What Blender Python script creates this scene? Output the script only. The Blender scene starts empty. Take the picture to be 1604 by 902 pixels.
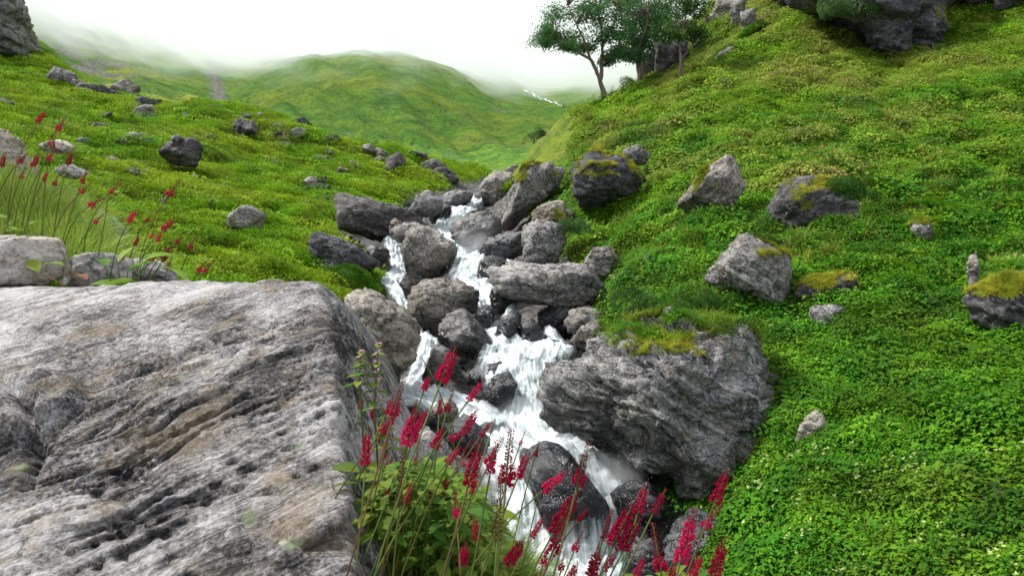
import bpy, bmesh, math, random
import numpy as np
from mathutils import Vector, Matrix

random.seed(7)
RNG = np.random.default_rng(11)
SC = bpy.context.scene
COL = SC.collection
R = math.radians

# ------------------------------------------------------------------ camera
F = 1212.0                      # focal length in photo pixels (1604 x 902)
PITCH = math.atan(121 / F)      # camera tilts down a little
cam_data = bpy.data.cameras.new('camera')
cam = bpy.data.objects.new('camera', cam_data)
COL.objects.link(cam)
cam_data.sensor_width = 36.0
cam_data.lens = F / 1604 * 36.0
cam_data.clip_start = 0.05
cam_data.clip_end = 6000
cam.location = (0, 0, 0)
cam.rotation_euler = (math.pi / 2 - PITCH, 0, 0)
SC.camera = cam

# ------------------------------------------------------------------ light
SUN_EL, SUN_AZ = 50.0, 288.0    # azimuth clockwise from +Y: from the left, a little ahead
world = bpy.data.worlds.new('World')
SC.world = world
world.use_nodes = True
wn = world.node_tree.nodes
wl = world.node_tree.links
wn.clear()
w_out = wn.new('ShaderNodeOutputWorld')
w_bg = wn.new('ShaderNodeBackground')
w_sky = wn.new('ShaderNodeTexSky')
w_sky.sky_type = 'NISHITA'
w_sky.sun_disc = False
w_sky.sun_elevation = R(SUN_EL)
w_sky.sun_rotation = R(SUN_AZ)
w_sky.dust_density = 2.0
w_mix = wn.new('ShaderNodeMix')
w_mix.data_type = 'RGBA'
w_mix.inputs[0].default_value = 0.9      # a closed, bright cloud cover over the sky
w_mix.inputs[7].default_value = (8.3, 8.8, 9.5, 1)
wl.new(w_sky.outputs[0], w_mix.inputs[6])
wl.new(w_mix.outputs[2], w_bg.inputs['Color'])
w_bg.inputs['Strength'].default_value = 0.1
wl.new(w_bg.outputs[0], w_out.inputs[0])

sun_data = bpy.data.lights.new('sun', 'SUN')
sun_data.energy = 4.6
sun_data.angle = R(5)
sun_data.color = (1.0, 0.97, 0.92)
sun = bpy.data.objects.new('sun', sun_data)
COL.objects.link(sun)
_sd = Vector((math.sin(R(SUN_AZ)) * math.cos(R(SUN_EL)), math.cos(R(SUN_AZ)) * math.cos(R(SUN_EL)), math.sin(R(SUN_EL))))
sun.rotation_euler = _sd.to_track_quat('Z', 'Y').to_euler()

SC.view_settings.view_transform = 'Standard'
SC.view_settings.look = 'None'
SC.view_settings.gamma = 1.0
SC.view_settings.use_curve_mapping = False
SC.view_settings.exposure = 0.45
SC.render.engine = 'CYCLES'
SC.cycles.use_denoising = True
SC.cycles.max_bounces = 12
SC.cycles.diffuse_bounces = 2
SC.cycles.glossy_bounces = 2
SC.cycles.transmission_bounces = 2
SC.cycles.transparent_max_bounces = 8
SC.cycles.volume_bounces = 10
SC.cycles.sample_clamp_indirect = 6.0

# ------------------------------------------------------------------ helpers
CP, SP = math.cos(PITCH), math.sin(PITCH)


def P(px, py, Y):
    """photo pixel + distance along +Y -> world point"""
    a = (np.asarray(px, float) - 802.0) / F
    b = (451.0 - np.asarray(py, float)) / F
    dy = CP + b * SP
    dz = -SP + b * CP
    Y = np.asarray(Y, float)
    return np.stack([a * Y / dy, Y * np.ones_like(a), dz * Y / dy], -1)


def to_px(p):
    p = np.asarray(p, float)
    f = p[..., 1] * CP - p[..., 2] * SP
    u = p[..., 1] * SP + p[..., 2] * CP
    return 802 + F * p[..., 0] / f, 451 - F * u / f


def _hash(ix, iy, iz, seed):
    h = (ix.astype(np.int64) * 374761393 + iy.astype(np.int64) * 668265263 + iz.astype(np.int64) * 2147483647 + seed * 144665) & 0xFFFFFFFF
    h = ((h ^ (h >> 13)) * 1274126177) & 0xFFFFFFFF
    h = ((h ^ (h >> 16)) * 2246822519) & 0xFFFFFFFF
    return h ^ (h >> 15)


_G = np.array([[1, 1, 0], [-1, 1, 0], [1, -1, 0], [-1, -1, 0], [1, 0, 1], [-1, 0, 1], [1, 0, -1], [-1, 0, -1],
               [0, 1, 1], [0, -1, 1], [0, 1, -1], [0, -1, -1], [1, 1, 0], [-1, 1, 0], [0, -1, 1], [0, -1, -1]], float)


def noise3(p, seed=0):
    p = np.asarray(p, float)
    i = np.floor(p).astype(np.int64)
    f = p - i
    w = f * f * f * (f * (f * 6 - 15) + 10)
    out = 0
    for dx in (0, 1):
        wx = w[:, 0] if dx else 1 - w[:, 0]
        for dy in (0, 1):
            wy = w[:, 1] if dy else 1 - w[:, 1]
            for dz in (0, 1):
                wz = w[:, 2] if dz else 1 - w[:, 2]
                g = _G[_hash(i[:, 0] + dx, i[:, 1] + dy, i[:, 2] + dz, seed) & 15]
                d = g[:, 0] * (f[:, 0] - dx) + g[:, 1] * (f[:, 1] - dy) + g[:, 2] * (f[:, 2] - dz)
                out = out + wx * wy * wz * d
    return out


def fbm(p, octv=4, gain=0.5, seed=0):
    a, s = 1.0, 0
    for o in range(octv):
        s = s + a * noise3(p, seed + o * 17)
        p = p * 2.03
        a *= gain
    return s


def smooth(e0, e1, x):
    t = np.clip((x - e0) / (e1 - e0), 0, 1)
    return t * t * (3 - 2 * t)


def mesh_from(name, verts, faces, mats=(), smooth_shade=True, mat_idx=None, attrs=None, uv=None):
    """verts (N,3), faces (M,3|4) or list of index tuples"""
    me = bpy.data.meshes.new(name)
    verts = np.asarray(verts, np.float32)
    if isinstance(faces, np.ndarray):
        m, k = faces.shape
        me.vertices.add(len(verts))
        me.vertices.foreach_set('co', verts.ravel())
        me.loops.add(m * k)
        me.loops.foreach_set('vertex_index', faces.astype(np.int32).ravel())
        me.polygons.add(m)
        me.polygons.foreach_set('loop_start', np.arange(0, m * k, k, dtype=np.int32))
        me.polygons.foreach_set('loop_total', np.full(m, k, np.int32))
    else:
        me.from_pydata([tuple(v) for v in verts], [], [tuple(f) for f in faces])
    for mt in mats:
        me.materials.append(mt)
    if mat_idx is not None:
        me.polygons.foreach_set('material_index', np.asarray(mat_idx, np.int32))
    me.polygons.foreach_set('use_smooth', np.full(len(me.polygons), smooth_shade, bool))
    for an, av in (attrs or {}).items():
        av = np.asarray(av, np.float32)
        if av.ndim == 1:
            a = me.attributes.new(an, 'FLOAT', 'POINT')
            a.data.foreach_set('value', av)
        else:
            a = me.attributes.new(an, 'FLOAT_VECTOR', 'POINT')
            a.data.foreach_set('vector', av.ravel())
    if uv is not None:
        l = me.uv_layers.new(name='flow')
        vi = np.empty(len(me.loops), np.int32)
        me.loops.foreach_get('vertex_index', vi)
        l.data.foreach_set('uv', np.asarray(uv, np.float32)[vi].ravel())
    me.update()
    me.validate()
    return me


def link(name, data, loc=(0, 0, 0), parent=None):
    o = bpy.data.objects.new(name, data)
    COL.objects.link(o)
    o.location = loc
    o.parent = parent
    return o


def tag(o, label=None, cat=None, group=None, kind=None):
    if label:
        o['label'] = label
    if cat:
        o['category'] = cat
    if group:
        o['group'] = group
    if kind:
        o['kind'] = kind
    return o


# ------------------------------------------------------------------ materials
class MB:
    """tiny node-tree builder"""

    def __init__(self, name):
        self.m = bpy.data.materials.new(name)
        self.m.use_nodes = True
        self.t = self.m.node_tree
        self.t.nodes.clear()
        self.out = self.t.nodes.new('ShaderNodeOutputMaterial')

    def n(self, typ, **kw):
        nd = self.t.nodes.new(typ)
        for k, v in kw.items():
            setattr(nd, k, v)
        return nd

    def l(self, a, b):
        self.t.links.new(a, b)

    def val(self, sock, v):
        if hasattr(v, 'is_linked'):
            self.l(v, sock)
        else:
            sock.default_value = v

    def coord(self, which='Object'):
        return self.n('ShaderNodeTexCoord').outputs[which]

    def pos(self):
        return self.n('ShaderNodeNewGeometry').outputs['Position']

    def mapv(self, v, scale=(1, 1, 1), rot=(0, 0, 0), loc=(0, 0, 0)):
        nd = self.n('ShaderNodeMapping')
        self.l(v, nd.inputs['Vector'])
        nd.inputs['Scale'].default_value = scale
        nd.inputs['Rotation'].default_value = rot
        nd.inputs['Location'].default_value = loc
        return nd.outputs[0]

    def noise(self, v, scale, detail=4, rough=0.55, dist=0.0):
        nd = self.n('ShaderNodeTexNoise')
        if v is not None:
            self.l(v, nd.inputs['Vector'])
        nd.inputs['Scale'].default_value = scale
        nd.inputs['Detail'].default_value = detail
        nd.inputs['Roughness'].default_value = rough
        nd.inputs['Distortion'].default_value = dist
        return nd.outputs['Fac']

    def voro(self, v, scale, feature='F1', rnd=1.0, out='Distance'):
        nd = self.n('ShaderNodeTexVoronoi', feature=feature)
        self.l(v, nd.inputs['Vector'])
        nd.inputs['Scale'].default_value = scale
        nd.inputs['Randomness'].default_value = rnd
        return nd.outputs[out]

    def ramp(self, f, stops, interp='LINEAR'):
        nd = self.n('ShaderNodeValToRGB')
        cr = nd.color_ramp
        cr.interpolation = interp
        while len(cr.elements) < len(stops):
            cr.elements.new(0.5)
        for e, (p, c) in zip(cr.elements, stops):
            e.position = p
            e.color = (c[0], c[1], c[2], 1) if not isinstance(c, (int, float)) else (c, c, c, 1)
        self.val(nd.inputs[0], f)
        return nd.outputs[0]

    def math(self, op, a, b=None, clamp=False):
        nd = self.n('ShaderNodeMath', operation=op)
        nd.use_clamp = clamp
        self.val(nd.inputs[0], a)
        if b is not None:
            self.val(nd.inputs[1], b)
        return nd.outputs[0]

    def mix(self, f, a, b, mode='MIX'):
        nd = self.n('ShaderNodeMix', data_type='RGBA', blend_type=mode)
        self.val(nd.inputs[0], f)
        for s, v in ((nd.inputs[6], a), (nd.inputs[7], b)):
            if isinstance(v, tuple) and len(v) == 3:
                v = (*v, 1)
            self.val(s, v)
        return nd.outputs[2]

    def attr(self, name, out='Fac'):
        nd = self.n('ShaderNodeAttribute', attribute_name=name)
        return nd.outputs[out]

    def rnd(self):
        return self.n('ShaderNodeObjectInfo').outputs['Random']

    def bump(self, h, dist, strength=1.0, prev=None):
        nd = self.n('ShaderNodeBump')
        nd.inputs['Strength'].default_value = strength
        nd.inputs['Distance'].default_value = dist
        self.l(h, nd.inputs['Height'])
        if prev is not None:
            self.l(prev, nd.inputs['Normal'])
        return nd.outputs[0]

    def principled(self, col, rough=0.7, normal=None, spec=0.4, **kw):
        nd = self.n('ShaderNodeBsdfPrincipled')
        if isinstance(col, tuple) and len(col) == 3:
            col = (*col, 1)
        self.val(nd.inputs['Base Color'], col)
        self.val(nd.inputs['Roughness'], rough)
        self.val(nd.inputs['Specular IOR Level'], spec)
        for k, v in kw.items():
            self.val(nd.inputs[k], v)
        if normal is not None:
            self.l(normal, nd.inputs['Normal'])
        return nd.outputs[0]

    def done(self, sh, vol=None):
        if sh is not None:
            self.l(sh, self.out.inputs['Surface'])
        if vol is not None:
            self.l(vol, self.out.inputs['Volume'])
        return self.m


def rock_material(name, dark, mid, light, rough=0.8, lichen=0.35, ochre=0.25, scale=1.0, spec=0.3, bumpd=0.03, band=0.5, patchy=0.45, cracks=0.55):
    b = MB(name)
    co = b.coord('Object')
    rnd = b.rnd()
    off = b.n('ShaderNodeVectorMath', operation='ADD')
    b.l(co, off.inputs[0])
    cmb = b.n('ShaderNodeCombineXYZ')
    b.l(b.math('MULTIPLY', rnd, 37.0), cmb.inputs[0])
    b.l(b.math('MULTIPLY', rnd, 19.0), cmb.inputs[1])
    b.l(cmb.outputs[0], off.inputs[1])
    v = off.outputs[0]
    big = b.noise(v, 0.9 * scale, 5, 0.6)
    fine = b.noise(v, 11 * scale, 9, 0.68)
    grit = b.noise(v, 45 * scale, 4, 0.7)
    # mineral banding along the bedding coordinate stored on the mesh
    st = b.attr('bed', 'Vector')
    bandn = b.noise(b.mapv(st, (9 * scale, 1.3 * scale, 1.3 * scale)), 2.2, 7, 0.68, 0.3)
    f = b.math('ADD', b.math('MULTIPLY', fine, 0.75 - 0.4 * band), b.math('MULTIPLY', bandn, 0.25 + 0.4 * band))
    f = b.math('ADD', f, b.math('MULTIPLY', b.math('SUBTRACT', big, 0.5), patchy))
    f = b.math('ADD', f, b.math('MULTIPLY', b.math('SUBTRACT', grit, 0.5), 0.55))
    col = b.ramp(f, [(0.37, dark), (0.475, mid), (0.55, tuple(0.6 * m + 0.4 * l for m, l in zip(mid, light))), (0.66, light)])
    och = b.ramp(b.noise(v, 2.3 * scale, 6, 0.6, 0.6), [(0.52, 0.0), (0.66, 1.0)])
    col = b.mix(b.math('MULTIPLY', och, ochre), col, (mid[0] * 1.5 + 0.03, mid[1] * 1.25 + 0.012, mid[2] * 0.75), 'MIX')
    if lichen > 0:
        vd = b.voro(v, 9 * scale)
        vd = b.math('ADD', vd, b.math('MULTIPLY', b.noise(v, 30 * scale, 3), 0.35))
        spots = b.ramp(vd, [(0.30, 1.0), (0.38, 0.0)])
        msk = b.ramp(b.noise(v, 1.6 * scale, 4, 0.6), [(0.46, 0.0), (0.62, 1.0)])
        sp = b.math('MULTIPLY', b.math('MULTIPLY', spots, msk), lichen)
        col = b.mix(sp, col, (0.46, 0.47, 0.42))
        vd2 = b.math('ADD', b.voro(v, 4.1 * scale), b.math('MULTIPLY', b.noise(v, 14 * scale, 4), 0.4))
        spots2 = b.ramp(vd2, [(0.34, 1.0), (0.42, 0.0)])
        msk2 = b.ramp(b.noise(b.mapv(v, loc=(5, 3, 1)), 1.1 * scale, 3), [(0.52, 0.0), (0.62, 1.0)])
        col = b.mix(b.math('MULTIPLY', b.math('MULTIPLY', spots2, msk2), lichen * 1.2), col, (0.20, 0.24, 0.13))
    ck = b.n('ShaderNodeVectorMath', operation='ADD')
    b.l(b.mapv(v, (0.8, 0.8, 1.7)), ck.inputs[0])
    nzv = b.n('ShaderNodeTexNoise')
    b.l(v, nzv.inputs['Vector'])
    nzv.inputs['Scale'].default_value = 2.2 * scale
    nzv.inputs['Detail'].default_value = 5
    scv = b.n('ShaderNodeVectorMath', operation='SCALE')
    b.l(nzv.outputs['Color'], scv.inputs[0])
    scv.inputs['Scale'].default_value = 0.8 / scale
    b.l(scv.outputs[0], ck.inputs[1])
    crack = b.ramp(b.voro(ck.outputs[0], 1.5 * scale, 'DISTANCE_TO_EDGE'), [(0.0, 0.0), (0.035, 1.0)])
    col = b.mix(b.math('MULTIPLY', b.math('SUBTRACT', 1.0, crack), cracks), col, dark)
    tint = b.ramp(rnd, [(0.0, (0.88, 0.90, 0.95)), (0.5, (1, 1, 1)), (1.0, (1.08, 1.0, 0.90))])
    col = b.mix(1.0, col, tint, 'MULTIPLY')
    wet = b.attr('wet')
    col = b.mix(wet, col, b.mix(1.0, col, (0.26, 0.26, 0.28), 'MULTIPLY'))
    h = b.math('ADD', b.math('MULTIPLY', fine, 0.7), b.math('ADD', b.math('MULTIPLY', bandn, 0.9 * band + 0.2), b.math('ADD', b.math('MULTIPLY', grit, 0.35), b.math('MULTIPLY', crack, cracks))))
    nrm = b.bump(h, bumpd / scale, 1.0)
    rg = b.ramp(fine, [(0.3, rough - 0.12), (0.7, min(1.0, rough + 0.1))])
    rg = b.math('MULTIPLY', rg, b.math('SUBTRACT', 1.0, b.math('MULTIPLY', wet, 0.65)))
    return b.done(b.principled(col, rg, nrm, spec))


M = {}
M['rock'] = rock_material('grey_rock', (0.020, 0.020, 0.022), (0.135, 0.128, 0.122), (0.44, 0.42, 0.40))
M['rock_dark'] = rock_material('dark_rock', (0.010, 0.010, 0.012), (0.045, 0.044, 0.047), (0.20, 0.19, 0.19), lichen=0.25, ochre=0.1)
M['rock_tan'] = rock_material('tan_rock', (0.026, 0.024, 0.021), (0.150, 0.136, 0.118), (0.46, 0.43, 0.38), lichen=0.2, ochre=0.3)
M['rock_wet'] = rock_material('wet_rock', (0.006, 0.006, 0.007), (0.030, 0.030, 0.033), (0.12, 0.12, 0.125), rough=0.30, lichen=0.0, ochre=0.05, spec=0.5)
M['rock_damp'] = rock_material('damp_rock', (0.012, 0.012, 0.014), (0.070, 0.068, 0.068), (0.24, 0.235, 0.23), rough=0.5, lichen=0.0, ochre=0.1, spec=0.5)
M['rock_hero'] = rock_material('banded_rock', (0.024, 0.021, 0.020), (0.185, 0.170, 0.163), (0.54, 0.52, 0.515), lichen=0.85, ochre=0.4, scale=2.6, bumpd=0.07, band=0.75, patchy=0.85, cracks=0.25)
M['rock_pale'] = rock_material('pale_rock', (0.06, 0.055, 0.052), (0.27, 0.245, 0.225), (0.55, 0.52, 0.49), lichen=0.2, ochre=0.3, scale=2.0)
M['rock_great'] = rock_material('speckled_rock', (0.016, 0.016, 0.016), (0.155, 0.148, 0.138), (0.54, 0.52, 0.49), lichen=1.0, ochre=0.4, scale=1.3, bumpd=0.06, band=0.7)


def leaf_material(name, cols, patch=None, trans=0.35, rough=0.55, patch_scale=0.35):
    """cols: stops over per-instance random; patch: second set mixed in by a large world-space noise"""
    b = MB(name)
    rnd = b.rnd()
    c = b.ramp(rnd, [(i / (len(cols) - 1), k) for i, k in enumerate(cols)])
    pos = b.pos()
    if patch:
        c2 = b.ramp(rnd, [(i / (len(patch) - 1), k) for i, k in enumerate(patch)])
        f = b.ramp(b.noise(pos, patch_scale, 5, 0.6), [(0.42, 0.0), (0.62, 1.0)])
        c = b.mix(f, c, c2)
    jit = b.ramp(b.noise(pos, 6.0, 2), [(0.3, 0.72), (0.7, 1.25)])
    c = b.mix(1.0, c, jit, 'MULTIPLY')
    c = b.mix(1.0, c, b.ramp(b.noise(pos, 0.9, 4, 0.6), [(0.35, 0.62), (0.65, 1.3)]), 'MULTIPLY')
    p = b.principled(c, max(rough, 0.65), spec=0.12)
    t = b.n('ShaderNodeBsdfTranslucent')
    b.l(c, t.inputs['Color'])
    mx = b.n('ShaderNodeMixShader')
    mx.inputs[0].default_value = trans
    b.l(p, mx.inputs[1])
    b.l(t.outputs[0], mx.inputs[2])
    return b.done(mx.outputs[0])


M['leaf_right'] = leaf_material('ground_cover_leaf', [(0.014, 0.092, 0.006), (0.050, 0.190, 0.007), (0.115, 0.285, 0.009), (0.028, 0.140, 0.007)],
                                [(0.040, 0.135, 0.007), (0.095, 0.225, 0.009), (0.155, 0.285, 0.011), (0.06, 0.175, 0.008)])
M['leaf_bench'] = leaf_material('bench_leaf', [(0.12, 0.265, 0.010), (0.205, 0.345, 0.013), (0.08, 0.215, 0.009)],
                                [(0.26, 0.32, 0.04), (0.31, 0.27, 0.085), (0.23, 0.35, 0.022)], patch_scale=0.16)
M['leaf_left'] = leaf_material('cushion_leaf', [(0.085, 0.225, 0.007), (0.185, 0.355, 0.011), (0.12, 0.29, 0.009)],
                               [(0.21, 0.32, 0.012), (0.28, 0.35, 0.017), (0.16, 0.28, 0.010)], patch_scale=0.2)
M['leaf_pale'] = leaf_material('pale_tip', [(0.30, 0.36, 0.10), (0.44, 0.47, 0.22)], trans=0.2)
M['leaf_dark'] = leaf_material('shrub_leaf', [(0.020, 0.075, 0.010), (0.040, 0.11, 0.012), (0.03, 0.09, 0.012)])
M['leaf_pale_bush'] = leaf_material('pale_bush_leaf', [(0.05, 0.12, 0.03), (0.09, 0.17, 0.05)])
M['leaf_green'] = leaf_material('bright_shrub_leaf', [(0.07, 0.20, 0.010), (0.12, 0.26, 0.012)])
M['grass'] = leaf_material('grass_blade', [(0.12, 0.20, 0.015), (0.20, 0.25, 0.03), (0.09, 0.18, 0.012)], [(0.22, 0.24, 0.03), (0.28, 0.26, 0.05), (0.16, 0.22, 0.02)], patch_scale=0.8)
M['tussock'] = leaf_material('tussock_blade', [(0.10, 0.22, 0.02), (0.19, 0.29, 0.03), (0.28, 0.32, 0.06)], trans=0.3)
M['moss'] = leaf_material('moss_blade', [(0.20, 0.27, 0.014), (0.30, 0.32, 0.02), (0.16, 0.24, 0.012)], [(0.36, 0.30, 0.03), (0.26, 0.29, 0.02)], patch_scale=0.9)
M['leaf_tree'] = leaf_material('tree_leaf', [(0.05, 0.14, 0.045), (0.085, 0.20, 0.06)], trans=0.4)
M['leaf_tree2'] = leaf_material('tree_leaf_light', [(0.045, 0.12, 0.028), (0.07, 0.16, 0.03)], trans=0.25)
M['leaf_fore'] = leaf_material('herb_leaf', [(0.045, 0.16, 0.020), (0.11, 0.25, 0.026), (0.20, 0.31, 0.03), (0.07, 0.20, 0.03)], [(0.18, 0.27, 0.03), (0.28, 0.31, 0.045), (0.06, 0.19, 0.025)], patch_scale=5, trans=0.4, rough=0.4)
M['leaf_red'] = leaf_material('withering_leaf', [(0.20, 0.075, 0.03), (0.17, 0.06, 0.028)], trans=0.2)
M['stem'] = leaf_material('green_stem', [(0.06, 0.12, 0.02), (0.10, 0.14, 0.025), (0.12, 0.055, 0.025)], trans=0.0)
M['petal'] = leaf_material('crimson_petal', [(0.58, 0.006, 0.065), (0.38, 0.004, 0.035), (0.72, 0.016, 0.11)], trans=0.25)
M['bud'] = leaf_material('dark_red_bud', [(0.16, 0.003, 0.018), (0.25, 0.005, 0.03)], trans=0.1)
M['dry'] = leaf_material('withered_bud', [(0.12, 0.03, 0.012), (0.07, 0.02, 0.012)], trans=0.05)
M['pink'] = leaf_material('pink_petal', [(0.55, 0.30, 0.36), (0.62, 0.40, 0.44)], trans=0.3)
M['straw'] = leaf_material('straw', [(0.45, 0.36, 0.16), (0.5, 0.42, 0.22)], trans=0.2)

b = MB('birch_bark')
v = b.coord('Object')
M['bark'] = b.done(b.principled(b.ramp(b.noise(b.mapv(v, (3, 3, 0.8)), 3.0, 6, 0.65), [(0.3, (0.05, 0.035, 0.03)), (0.6, (0.20, 0.14, 0.12)), (0.75, (0.34, 0.27, 0.24))]),
                                0.85, b.bump(b.noise(v, 9, 4), 0.03)))

# ground: mossy soil on the slopes, gravel along the stream ('bare' is stored on the mesh)
b = MB('slope_ground')
pos = b.pos()
gr = b.ramp(b.noise(pos, 2.6, 6, 0.65), [(0.3, (0.020, 0.045, 0.006)), (0.5, (0.060, 0.115, 0.010)), (0.68, (0.11, 0.17, 0.014))])
gr = b.mix(b.ramp(b.noise(pos, 0.13, 4, 0.6), [(0.42, 0.0), (0.6, 1.0)]), gr, b.ramp(b.noise(pos, 4, 5), [(0.35, (0.09, 0.13, 0.012)), (0.65, (0.20, 0.23, 0.02))]))
gv = b.ramp(b.math('ADD', b.math('MULTIPLY', b.voro(pos, 5.0), 0.5), b.math('MULTIPLY', b.noise(pos, 9, 6, 0.7), 0.6)), [(0.25, (0.012, 0.012, 0.012)), (0.5, (0.07, 0.066, 0.062)), (0.8, (0.20, 0.19, 0.18))])
col = b.mix(b.attr('bare'), gr, gv)
hgt = b.math('ADD', b.noise(pos, 3.5, 7, 0.7), b.math('MULTIPLY', b.voro(pos, 6.0), 0.35))
M['ground'] = b.done(b.principled(col, 0.9, b.bump(hgt, 0.12), 0.15))

b = MB('far_grass')
pos = b.pos()
n1 = b.noise(pos, 0.018, 7, 0.62)
n2 = b.noise(pos, 0.10, 8, 0.68)
col = b.ramp(n2, [(0.30, (0.040, 0.105, 0.020)), (0.48, (0.085, 0.185, 0.022)), (0.62, (0.14, 0.24, 0.028)), (0.75, (0.19, 0.27, 0.04))])
col = b.mix(b.ramp(n1, [(0.48, 0.0), (0.62, 0.5)]), col, b.ramp(n2, [(0.35, (0.14, 0.19, 0.022)), (0.65, (0.30, 0.32, 0.04))]))
col = b.mix(b.attr('sunlit_meadow'), col, b.ramp(n2, [(0.3, (0.26, 0.30, 0.03)), (0.7, (0.46, 0.44, 0.09))]))  # yellowish grass with the patch of sunlight painted into its colour
scr = b.math('MULTIPLY', b.ramp(b.noise(b.mapv(pos, (1, 1, 0.4)), 0.03, 6, 0.7, 0.5), [(0.60, 0.0), (0.68, 1.0)]), 0.8)
col = b.mix(b.math('MAXIMUM', scr, b.attr('scree')), col, b.ramp(b.noise(pos, 0.5, 6, 0.75), [(0.35, (0.07, 0.07, 0.06)), (0.65, (0.30, 0.29, 0.26))]))
col = b.mix(1.0, col, b.ramp(b.noise(pos, 0.9, 5, 0.75), [(0.36, 0.55), (0.5, 1.0), (0.64, 1.4)]), 'MULTIPLY')
dots = b.ramp(b.voro(pos, 0.28), [(0.09, 1.0), (0.14, 0.0)])
dots = b.math('MULTIPLY', dots, b.ramp(b.noise(pos, 0.03, 3), [(0.45, 0.0), (0.6, 0.8)]))
col = b.mix(dots, col, (0.33, 0.32, 0.30))
shr = b.math('MULTIPLY', b.ramp(b.voro(b.mapv(pos, loc=(3, 9, 2)), 0.33), [(0.16, 1.0), (0.34, 0.0)]), b.ramp(b.noise(b.mapv(pos, loc=(40, 0, 0)), 0.02, 4), [(0.44, 0.0), (0.56, 1.0)]))
col = b.mix(shr, col, (0.025, 0.075, 0.022))
M['far'] = b.done(b.principled(col, 0.95, b.bump(b.math('ADD', n2, b.math('MULTIPLY', b.noise(pos, 0.6, 5, 0.7), 0.4)), 3.0), 0.1))

# water: foam streaks over grey-green water; thin where the foam opens
def water_material(name, foam_lo, foam_hi, thin):
    b = MB(name)
    uv = b.n('ShaderNodeUVMap', uv_map='flow').outputs[0]
    pos = b.pos()
    s1 = b.noise(b.mapv(uv, (9.0, 0.45, 1)), 1.6, 6, 0.6, 0.35)
    s2 = b.noise(pos, 2.2, 7, 0.62, 0.3)
    s3 = b.noise(b.mapv(uv, (2.2, 0.5, 1)), 1.2, 4, 0.5, 0.6)
    f = b.math('ADD', b.math('ADD', b.math('MULTIPLY', s1, 0.36), b.math('MULTIPLY', s2, 0.30)), b.math('MULTIPLY', s3, 0.34))
    foam = b.ramp(f, [(foam_lo, 0.0), (foam_hi, 1.0)])
    col = b.mix(foam, b.ramp(s2, [(0.35, (0.11, 0.17, 0.165)), (0.65, (0.34, 0.46, 0.44))]), b.ramp(s1, [(0.35, (0.62, 0.69, 0.71)), (0.6, (0.84, 0.87, 0.88))]))
    rg = b.ramp(foam, [(0.0, 0.12), (1.0, 0.6)])
    h = b.math('ADD', b.math('MULTIPLY', s1, 0.8), b.math('MULTIPLY', b.noise(pos, 14, 4, 0.6), 0.35))
    p = b.principled(col, rg, b.bump(h, 0.06), 0.5)
    t = b.n('ShaderNodeBsdfTranslucent')
    b.l(col, t.inputs['Color'])
    mx0 = b.n('ShaderNodeMixShader')
    mx0.inputs[0].default_value = 0.2
    b.l(p, mx0.inputs[1])
    b.l(t.outputs[0], mx0.inputs[2])
    tr = b.n('ShaderNodeBsdfTransparent')
    mx = b.n('ShaderNodeMixShader')
    edge = b.attr('edge')
    a = b.ramp(b.math('SUBTRACT', b.math('ADD', f, thin), b.math('MULTIPLY', edge, 0.55)), [(0.30, 0.0), (0.72, 1.0)])
    b.l(a, mx.inputs[0])
    b.l(tr.outputs[0], mx.inputs[1])
    b.l(mx0.outputs[0], mx.inputs[2])
    return b.done(mx.outputs[0])


M['water'] = water_material('white_water', 0.40, 0.53, 0.34)
M['water_thin'] = water_material('thin_water', 0.44, 0.54, 0.0)
b = MB('droplet')
M['drop'] = b.done(b.principled((0.85, 0.9, 0.92), 0.4))

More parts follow.
